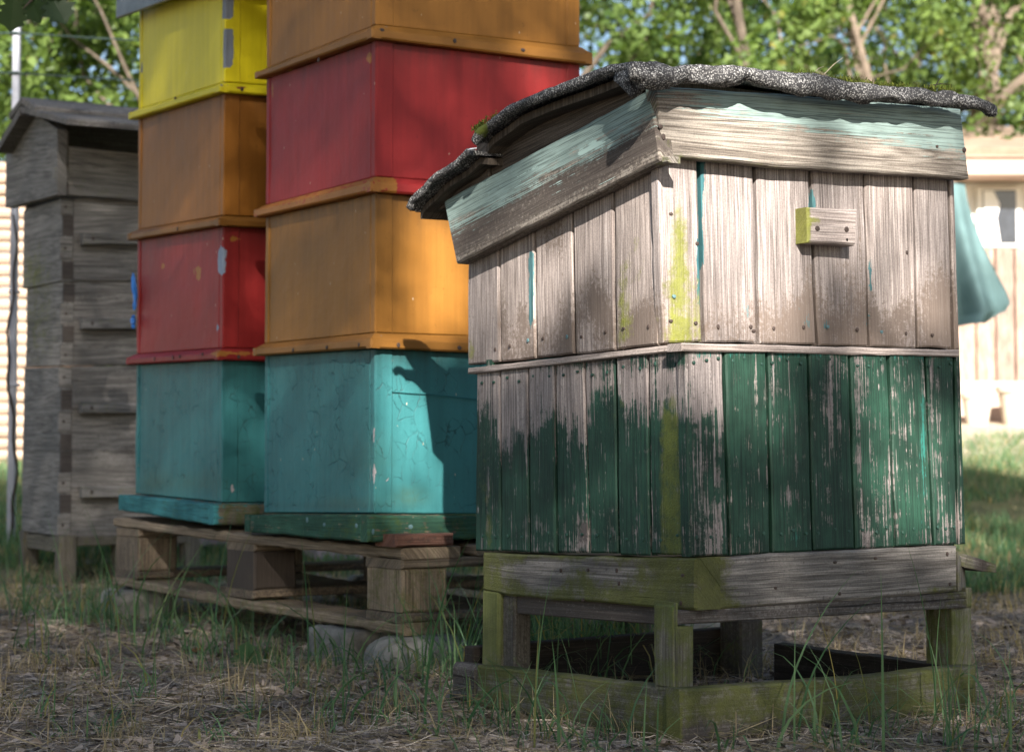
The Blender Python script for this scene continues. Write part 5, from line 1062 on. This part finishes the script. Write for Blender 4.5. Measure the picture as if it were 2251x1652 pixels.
# oak-like twig in the top left corner
tw = thing('leafy_twig', 'twig with lobed green leaves hanging into the top left corner', 'twig', P(95, -60, 3.9))
mb = MB(); a = P(95, -140, 3.9); mb.tube([a, P(80, -60, 3.9), P(70, 0, 3.9), P(50, 20, 3.9)], [.006, .004, .003, .001], 6); mb.build('stem', M['bark'], tw)
def lobed(c, dirv, nrm, size):
    d = Vector(dirv).normalized(); n = Vector(nrm).normalized(); s = d.cross(n).normalized(); out = []
    prof = [(0, .03), (.1, .12), (.2, .30), (.27, .20), (.38, .42), (.47, .27), (.58, .50), (.68, .30), (.78, .36), (.86, .16), (1, .0)]
    L_ = [c + d*size*t + s*size*w + n*size*.12*w for t, w in prof]; Rg = [c + d*size*t - s*size*w + n*size*.12*w for t, w in prof]; mid = [c + d*size*t for t, w in prof]
    mb = MB(); k = len(prof); V = np.array([tuple(v) for v in L_ + mid + Rg]); Fc = []
    for i in range(k-1): Fc += [(i, i+1, k+i+1, k+i), (k+i, k+i+1, 2*k+i+1, 2*k+i)]
    mb.add(V, Fc, None, [(random.random()*.5, 0, 0, 0)]*len(V)); return mb
for c, d, n_, s_ in (((60, -30), (.35, .1, -1), (-.5, -1, .2), .085), ((105, -20), (.5, 0, -.9), (.2, -1, .3), .085), ((30, -10), (-.1, .1, -.9), (.4, -1, .1), .08), ((90, -45), (.9, 0, -.5), (.1, -.8, .8), .07), ((20, -40), (-.6, 0, -.6), (.1, -.8, .8), .06)):
    lobed(P(c[0], c[1], 3.9), d, n_, s_).build('leaf', M['leafb'], tw)

# ------------------------------------------------------------ grass, straw and litter
def footprint_mask(x, y):
    """True where something stands on the ground"""
    m = np.zeros(len(x), bool)
    def inside(fr, a0, a1, b0, b1):
        d = np.stack([x-fr.O.x, y-fr.O.y], 1); a = d@np.array([fr.eL.x, fr.eL.y]); b = d@np.array([fr.eR.x, fr.eR.y]); return (a > a0) & (a < a1) & (b > b0) & (b < b1)
    return m | inside(HB, -.03, HA+.03, -.03, -.0) | inside(HB, -.03, .0, -.03, HBL+.03)
def blades(name, xy, h, w, mat, seed, bend=.5, segs=4, colf=None, lie=0., zoff=0.):
    g = np.random.default_rng(seed); n = len(xy); z = gz(xy[:, 0], xy[:, 1]); base = np.stack([xy[:, 0], xy[:, 1], z - .004 + zoff], 1)
    th = g.random(n)*2*math.pi; d = np.stack([np.cos(th), np.sin(th), np.zeros(n)], 1); ph = g.random(n)*2*math.pi; sd = np.stack([np.cos(ph), np.sin(ph), np.zeros(n)], 1)
    b_ = (bend*g.random(n)**1.3)[:, None] + lie; H = h[:, None]; V = []
    for i in range(segs+1):
        t = i/segs; ang = b_*2.4*t; p = base + d*H*(t*np.sin(ang)*.8) + np.array([0, 0, 1])*H*t*np.maximum(np.cos(ang*.75), .05)*1.0; ww = w[:, None]*(1-t**1.6)*.5 + .00008
        V += [p - sd*ww, p + sd*ww]
    V = np.stack(V, 1).reshape(-1, 3); o = np.arange(n)[:, None]*(2*segs+2); Fq = np.concatenate([np.stack([o[:, 0]+2*i, o[:, 0]+2*i+1, o[:, 0]+2*i+3, o[:, 0]+2*i+2], 1) for i in range(segs)])
    C = np.zeros((n, 4)); C[:, 0] = g.random(n); C[:, 1] = (g.random(n) < .12)*g.random(n)
    o_ = raw_mesh(name, V, Fq, mat, np.repeat(C, 2*segs+2, 0)); return o_
def cluster(cx, cy, n, s, g): return np.stack([g.normal(cx, s, n), g.normal(cy, s, n)], 1)
g = np.random.default_rng(11)
pts = []; hs = []
def addp(p, h0, h1): pts.append(p); hs.append(g.uniform(h0, h1, len(p)))
for k in range(46):        # along the pallet's long side
    a = .12 + 1.25*g.random()**.8; q = PF.at(a, -g.uniform(.0, .22), 0); addp(cluster(q.x, q.y, 7, .024, g), .03, .15)
for k in range(40):
    a = g.uniform(.0, 1.3); q = PF.at(a, g.uniform(.05, .9), 0); addp(cluster(q.x, q.y, 5, .03, g), .03, .11)
for k in range(34):       # behind and under the planked hive
    q = HB.at(g.uniform(.56, .95), g.uniform(.06, .5), 0); addp(cluster(q.x, q.y, 26, .03, g), .08, .25)
for k in range(26):       # in front of its left ground board
    q = HB.at(g.uniform(.0, .62), -g.uniform(.05, .2), 0); addp(cluster(q.x, q.y, 3, .014, g), .03, .13)
for k in range(15):       # in front of its right ground board
    q = HB.at(-g.uniform(.06, .24), g.uniform(-.02, .62), 0); addp(cluster(q.x, q.y, 4, .014, g), .03, .20)
for px, py, n, h in ((2080, 1640, 22, .17), (2190, 1650, 14, .14), (1590, 1650, 6, .15), (1300, 1640, 12, .13), (1120, 1600, 10, .13), (1010, 1540, 10, .11), (560, 1560, 12, .10), (720, 1600, 8, .08), (330, 1500, 10, .12), (200, 1450, 9, .10), (640, 1510, 10, .11), (150, 1600, 7, .07), (860, 1560, 8, .10), (60, 1420, 12, .12), (480, 1620, 8, .07), (960, 1610, 8, .09), (1420, 1655, 9, .10), (1850, 1650, 14, .14), (1920, 1610, 12, .16), (430, 1430, 16, .13), (2120, 1300, 12, .10)):
    y = .38/(py-HOR)*F0; x = (px-W0/2)/F0*y; addp(cluster(x, y, n, .016, g), h*.5, h*1.15)
sc_ = np.stack([g.uniform(-2.2, 1.9, 1500), g.uniform(2.2, 5.4, 1500)], 1); kp = fbm(sc_[:, 0]*2.2, sc_[:, 1]*2.2, 9) > .52; addp(sc_[kp], .02, .09)
for k in range(55):       # small tufts all over the litter
    y = g.uniform(2.5, 4.6); addp(cluster(g.uniform(-.3, .02)*y, y, 9, .013, g), .03, .10)
for k in range(60):       # around the grey hive's legs and the left edge
    addp(cluster(g.uniform(-1.9, -.9), g.uniform(4.2, 5.6), 12, .05, g), .03, .14)
LB = []
for k in range(34):
    q = HB.at(g.uniform(.0, .6), -g.uniform(.05, .3), 0) if k % 2 else HB.at(-g.uniform(.05, .3), g.uniform(-.05, .66), 0); LB.append((q.x, q.y))
for k in range(60):
    q = PF.at(g.uniform(-.05, 1.3), -g.uniform(.02, .3), 0); LB.append((q.x, q.y))
LB = np.array(LB); o = blades('long_grass', LB, g.uniform(.14, .34, len(LB)), g.uniform(.0025, .005, len(LB)), M['grassg'], 9, bend=1.25, segs=9); o['kind'] = 'stuff'
xy = np.concatenate(pts); h = np.concatenate(hs); ok = ~footprint_mask(xy[:, 0], xy[:, 1]); xy, h = xy[ok], h[ok]
o = blades('grass', xy, h, g.uniform(.0018, .0042, len(h)), M['grassg'], 5, bend=1.15); o['kind'] = 'stuff'
# lawn farther back
n = 90000; ly = 5.0 + 6.5*g.random(n)**1.25; lx = g.uniform(-.42, .42, n)*ly; f = fbm(lx*1.5, ly*1.5, 4) + .25*sstep(ly, 5, 6.5); ok = f > .55; xy = np.stack([lx, ly], 1)[ok]
o = blades('lawn', xy, g.uniform(.03, .085, len(xy)), g.uniform(.003, .006, len(xy)), M['grassg'], 6, bend=.6, segs=2); o['kind'] = 'stuff'
n = 30000; ly = 4.4 + 7*g.random(n)**1.2; lx = g.uniform(-.42, .42, n)*ly; o = blades('dry_lawn', np.stack([lx, ly], 1), g.uniform(.02, .06, n), g.uniform(.002, .005, n), M['grassd'], 8, bend=.9, segs=2); o['kind'] = 'stuff'
# standing dry grass
pts = []
for k in range(330):
    y = g.uniform(2.35, 4.6); x = g.uniform(-.32, .30)*y
    if fbm(np.array([x*2.6]), np.array([y*2.6]), 21)[0] > .47: pts.append(cluster(x, y, 15, .016, g))
xy = np.concatenate(pts); ok = ~footprint_mask(xy[:, 0], xy[:, 1]); xy = xy[ok]
o = blades('dry_grass', xy, g.uniform(.02, .075, len(xy)), g.uniform(.0012, .0024, len(xy)), M['grassd'], 7, bend=.9, segs=3); o['kind'] = 'stuff'
# lying straws and needles
def sticks(name, n, l0, l1, w0, w1, mat, seed, ymax=5.6, lift=.006):
    g = np.random.default_rng(seed); y = 2.15 + (ymax-2.15)*g.random(n)**1.5; x = g.uniform(-.34, .34, n)*y
    z = gz(x, y) + g.random(n)**2*lift*2 + .0005; L = g.uniform(l0, l1, n)*.5; a = g.random(n)*math.pi*2; el = g.normal(0, .16, n); d = np.stack([np.cos(a)*np.cos(el), np.sin(a)*np.cos(el), np.sin(el)], 1)*L[:, None]
    s_ = np.stack([-np.sin(a), np.cos(a), g.normal(0, .5, n)], 1); s_ = s_/np.linalg.norm(s_, axis=1, keepdims=True)*g.uniform(w0, w1, n)[:, None]*.5; c = np.stack([x, y, z], 1); bnd = np.stack([np.sin(a), -np.cos(a), np.abs(g.normal(0, .4, n))], 1)*(L*g.uniform(-.25, .25, n))[:, None]
    V = np.stack([c-d-s_*.6, c-d+s_*.6, c+bnd+s_, c+bnd-s_, c+d+s_*.3, c+d-s_*.3], 1).reshape(-1, 3); o = np.arange(n)*6
    Fq = np.concatenate([np.stack([o, o+1, o+2, o+3], 1), np.stack([o+3, o+2, o+4, o+5], 1)]); C = np.zeros((n, 4)); C[:, 0] = g.random(n)**1.6; ob = raw_mesh(name, V, Fq, mat, np.repeat(C, 6, 0)); ob['kind'] = 'stuff'; return ob
sticks('dry_needles', 46000, .018, .075, .0007, .0018, M['litter'], 31)
sticks('straw_litter', 6500, .05, .16, .0010, .0022, M['grassd'], 32, lift=.012)
def chips(name, n, s0, s1, mat, seed):
    g = np.random.default_rng(seed); y = 2.15 + 3.4*g.random(n)**1.5; x = g.uniform(-.34, .34, n)*y; c = np.stack([x, y, gz(x, y)+.0015+g.random(n)*.005], 1)
    u = g.normal(size=(n, 3))*np.array([1, 1, .35]); u /= np.linalg.norm(u, axis=1, keepdims=True); v = np.cross(u, g.normal(size=(n, 3))*.35 + np.array([0, 0, 1.])); v /= np.linalg.norm(v, axis=1, keepdims=True); s_ = g.uniform(s0, s1, n)[:, None]; v = v*g.uniform(.3, .8, n)[:, None]
    V = np.stack([c - u*s_ - v*s_*g.uniform(.3, 1, n)[:, None], c + u*s_*.7 - v*s_, c + u*s_ + v*s_*g.uniform(.2, 1, n)[:, None], c - u*s_*.6 + v*s_], 1).reshape(-1, 3); C = np.zeros((n, 4)); C[:, 0] = g.random(n)**1.4; ob = raw_mesh(name, V, np.arange(4*n).reshape(n, 4), mat, np.repeat(C, 4, 0)); ob['kind'] = 'stuff'
chips('bark_litter', 22000, .003, .012, M['shard'], 41)
M['deadleaf'] = leafmat('dead_leaf', (.16, .075, .03), (.38, .25, .14), .15, .8, .2)
for i in range(30):
    y = g.uniform(2.3, 4.2); x = g.uniform(-.27, .27)*y; q = np.array([[x, y]])
    if footprint_mask(q[:, 0], q[:, 1])[0]: continue
    a = g.random()*6.28; s_ = g.uniform(.015, .035); mb = lobed(Vector((x, y, g1(x, y)+.006)), (math.cos(a), math.sin(a), g.uniform(-.1, .25)), (g.normal()*.3, g.normal()*.3, 1), s_); mb.m[0][:, 0] = g.random(); tag(recentre(mb.build('fallen_leaf', M['deadleaf']), (x, y, g1(x, y))), 'small curled brown leaf lying on the litter of the ground', 'leaf', 'fallen leaves on the ground')
# prickly seedling with toothed leaves in front of the pallet
sp_ = thing('thistle_seedling', 'small plant with toothed pale green leaves in the grass before the pallet', 'plant', P(540, 1440, 3.45)); sp_.location.z = g1(sp_.location.x, sp_.location.y)
c = sp_.location.copy()
for d, s_ in (((.1, -.2, 1.1), .05), ((.8, -.3, .5), .035), ((-.7, -.4, .4), .035)): lobed(c, d, (.2, -1, .3), s_).build('leaf', M['grassg'], sp_)

# ------------------------------------------------------------ the shade trees behind the photographer
Su = Vector((SD.y, -SD.x, 0)).normalized()          # across the sun's rays, level
if Su.x < 0: Su = -Su
Sv = Su.cross(SD).normalized()
if Sv.z < 0: Sv = -Sv
def uv(p): return (p.dot(Su), p.dot(Sv))
GAPS = []   # (u, v, ru, rv, angle-free, transmitted share)
def gap(p, ru, rv, T): u, v = uv(p); GAPS.append((u, v, max(ru, .045)*1.3, max(rv, .045)*1.3, min(T*1.25, .99)))
gU = lambda x, y: HU.Rr(x, y, 0); gB = lambda x, y: HB.Rr(x, y, 0)
gap(gU(1635, 260), .10, .06, 1); gap(gU(1625, 400), .075, .12, 1); gap(gU(1650, 570), .065, .08, .95); gap(gU(1715, 440), .07, .11, .9)
gap(gU(1800, 270), .10, .05, .6); gap(gU(1960, 290), .11, .05, .35); gap(gU(1860, 440), .06, .10, .38); gap(gU(1990, 620), .07, .05, .45); gap(gU(2000, 450), .08, .10, .25); gap(gU(1500, 560), .06, .14, .8)
gap(gU(1720, 700), .07, .03, .3)
gap(HU.L(1380, 560), .05, .09, .55); gap(HU.L(1200, 590), .05, .09, .5); gap(HU.L(1080, 640), .05, .08, .45); gap(HU.L(1420, 680), .04, .05, .35)
gap(gB(1640, 815), .05, .03, .7); gap(gB(1950, 850), .035, .03, .35); gap(gB(1960, 1060), .05, .07, .8); gap(gB(2070, 1050), .035, .07, .75); gap(gB(1900, 800), .05, .02, .3)
gap(S1.Rr(975, 590), .055, .09, 1); gap(S1.Rr(930, 520), .03, .06, .3); gap(S1.Rr(900, 960), .05, .13, .62); gap(S1.Rr(1180, 215), .035, .05, .4)
gap(G.Rr(230, 370), .12, .05, .2); gap(P(1690, 170, 2.7), .08, .03, .4)
gap(Vector((1.6, 6.4, .1)), .7, .3, .35)
def kmap(u, v):
    u_ = np.asarray(u); v_ = np.asarray(v); T = np.zeros_like(u_)
    for a, b, ru, rv, tt in GAPS: T = np.maximum(T, tt*np.exp(-(((u_-a)/ru)**2 + ((v_-b)/rv)**2)**1.6))
    T = np.maximum(T, .03)
    out = sstep(v_ + .5*(fbm(u_*1.3, v_*1.3, 8)-.5), 4.4, 5.1); T = T + (1-T)*out*.97
    return -np.log(np.clip(T, .01, .99))
SHADE = [(-2.6, -4.6), (.3, -5.4), (3.2, -5.0), (6.0, -4.4)]
K0 = 3.7; umin, umax, vmin, vmax = -3.6, 3.4, -.6, 5.2
ls = .062; area = ls*ls*.33*.62
n = int((umax-umin)*(vmax-vmin)*K0/area/.86)
g = np.random.default_rng(77); uu = g.uniform(umin, umax, n); vv = g.uniform(vmin, vmax, n); keep = g.random(n) < kmap(uu, vv)/K0; uu, vv = uu[keep], vv[keep]
tt = 7.6 + 1.9*g.random(len(uu)) + (fbm(uu*.9, vv*.9, 12)-.5)*1.6
pp_ = uu[:, None]*np.array(Su) + vv[:, None]*np.array(Sv) + tt[:, None]*np.array(SD)
cx = np.array([umin + (umax-umin)*(i+.5)/4 for i in range(4)]); own = np.argmin(np.abs(uu[:, None] - cx[None] + .6*(fbm(vv*1.2, uu, 3)[:, None]-.5)), 1)
SL = ['shade tree behind the photographer, first from the left', 'shade tree behind the photographer, second from the left', 'shade tree behind the photographer, second from the right', 'shade tree behind the photographer, first from the right']
for i in range(4):
    P_ = pp_[own == i]; c = P_.mean(0); bx, by = c[0], c[1]-.9; z0 = g1(bx, by)
    root = thing('tree', SL[i], 'tree', (bx, by, z0), 'shade trees behind the camera'); gg_ = np.random.default_rng(400+i)
    lo_, hi_ = P_[:, 2].min(), P_[:, 2].max(); mb = MB(); tp = limb_path(Vector((bx, by, z0-.1)), Vector((c[0], c[1]-.3, hi_-.5)), .01, gg_, 9); mb.tube(tp, [.16*(1-.09*k) for k in range(9)], 10, rough=.2, seed=i); mb.build('trunk', M['bark'], root)
    V, Fq, col = leaves_at(P_, ls, gg_, droop=.1); raw_mesh('crown', V, Fq, M['leafb'], col, root)
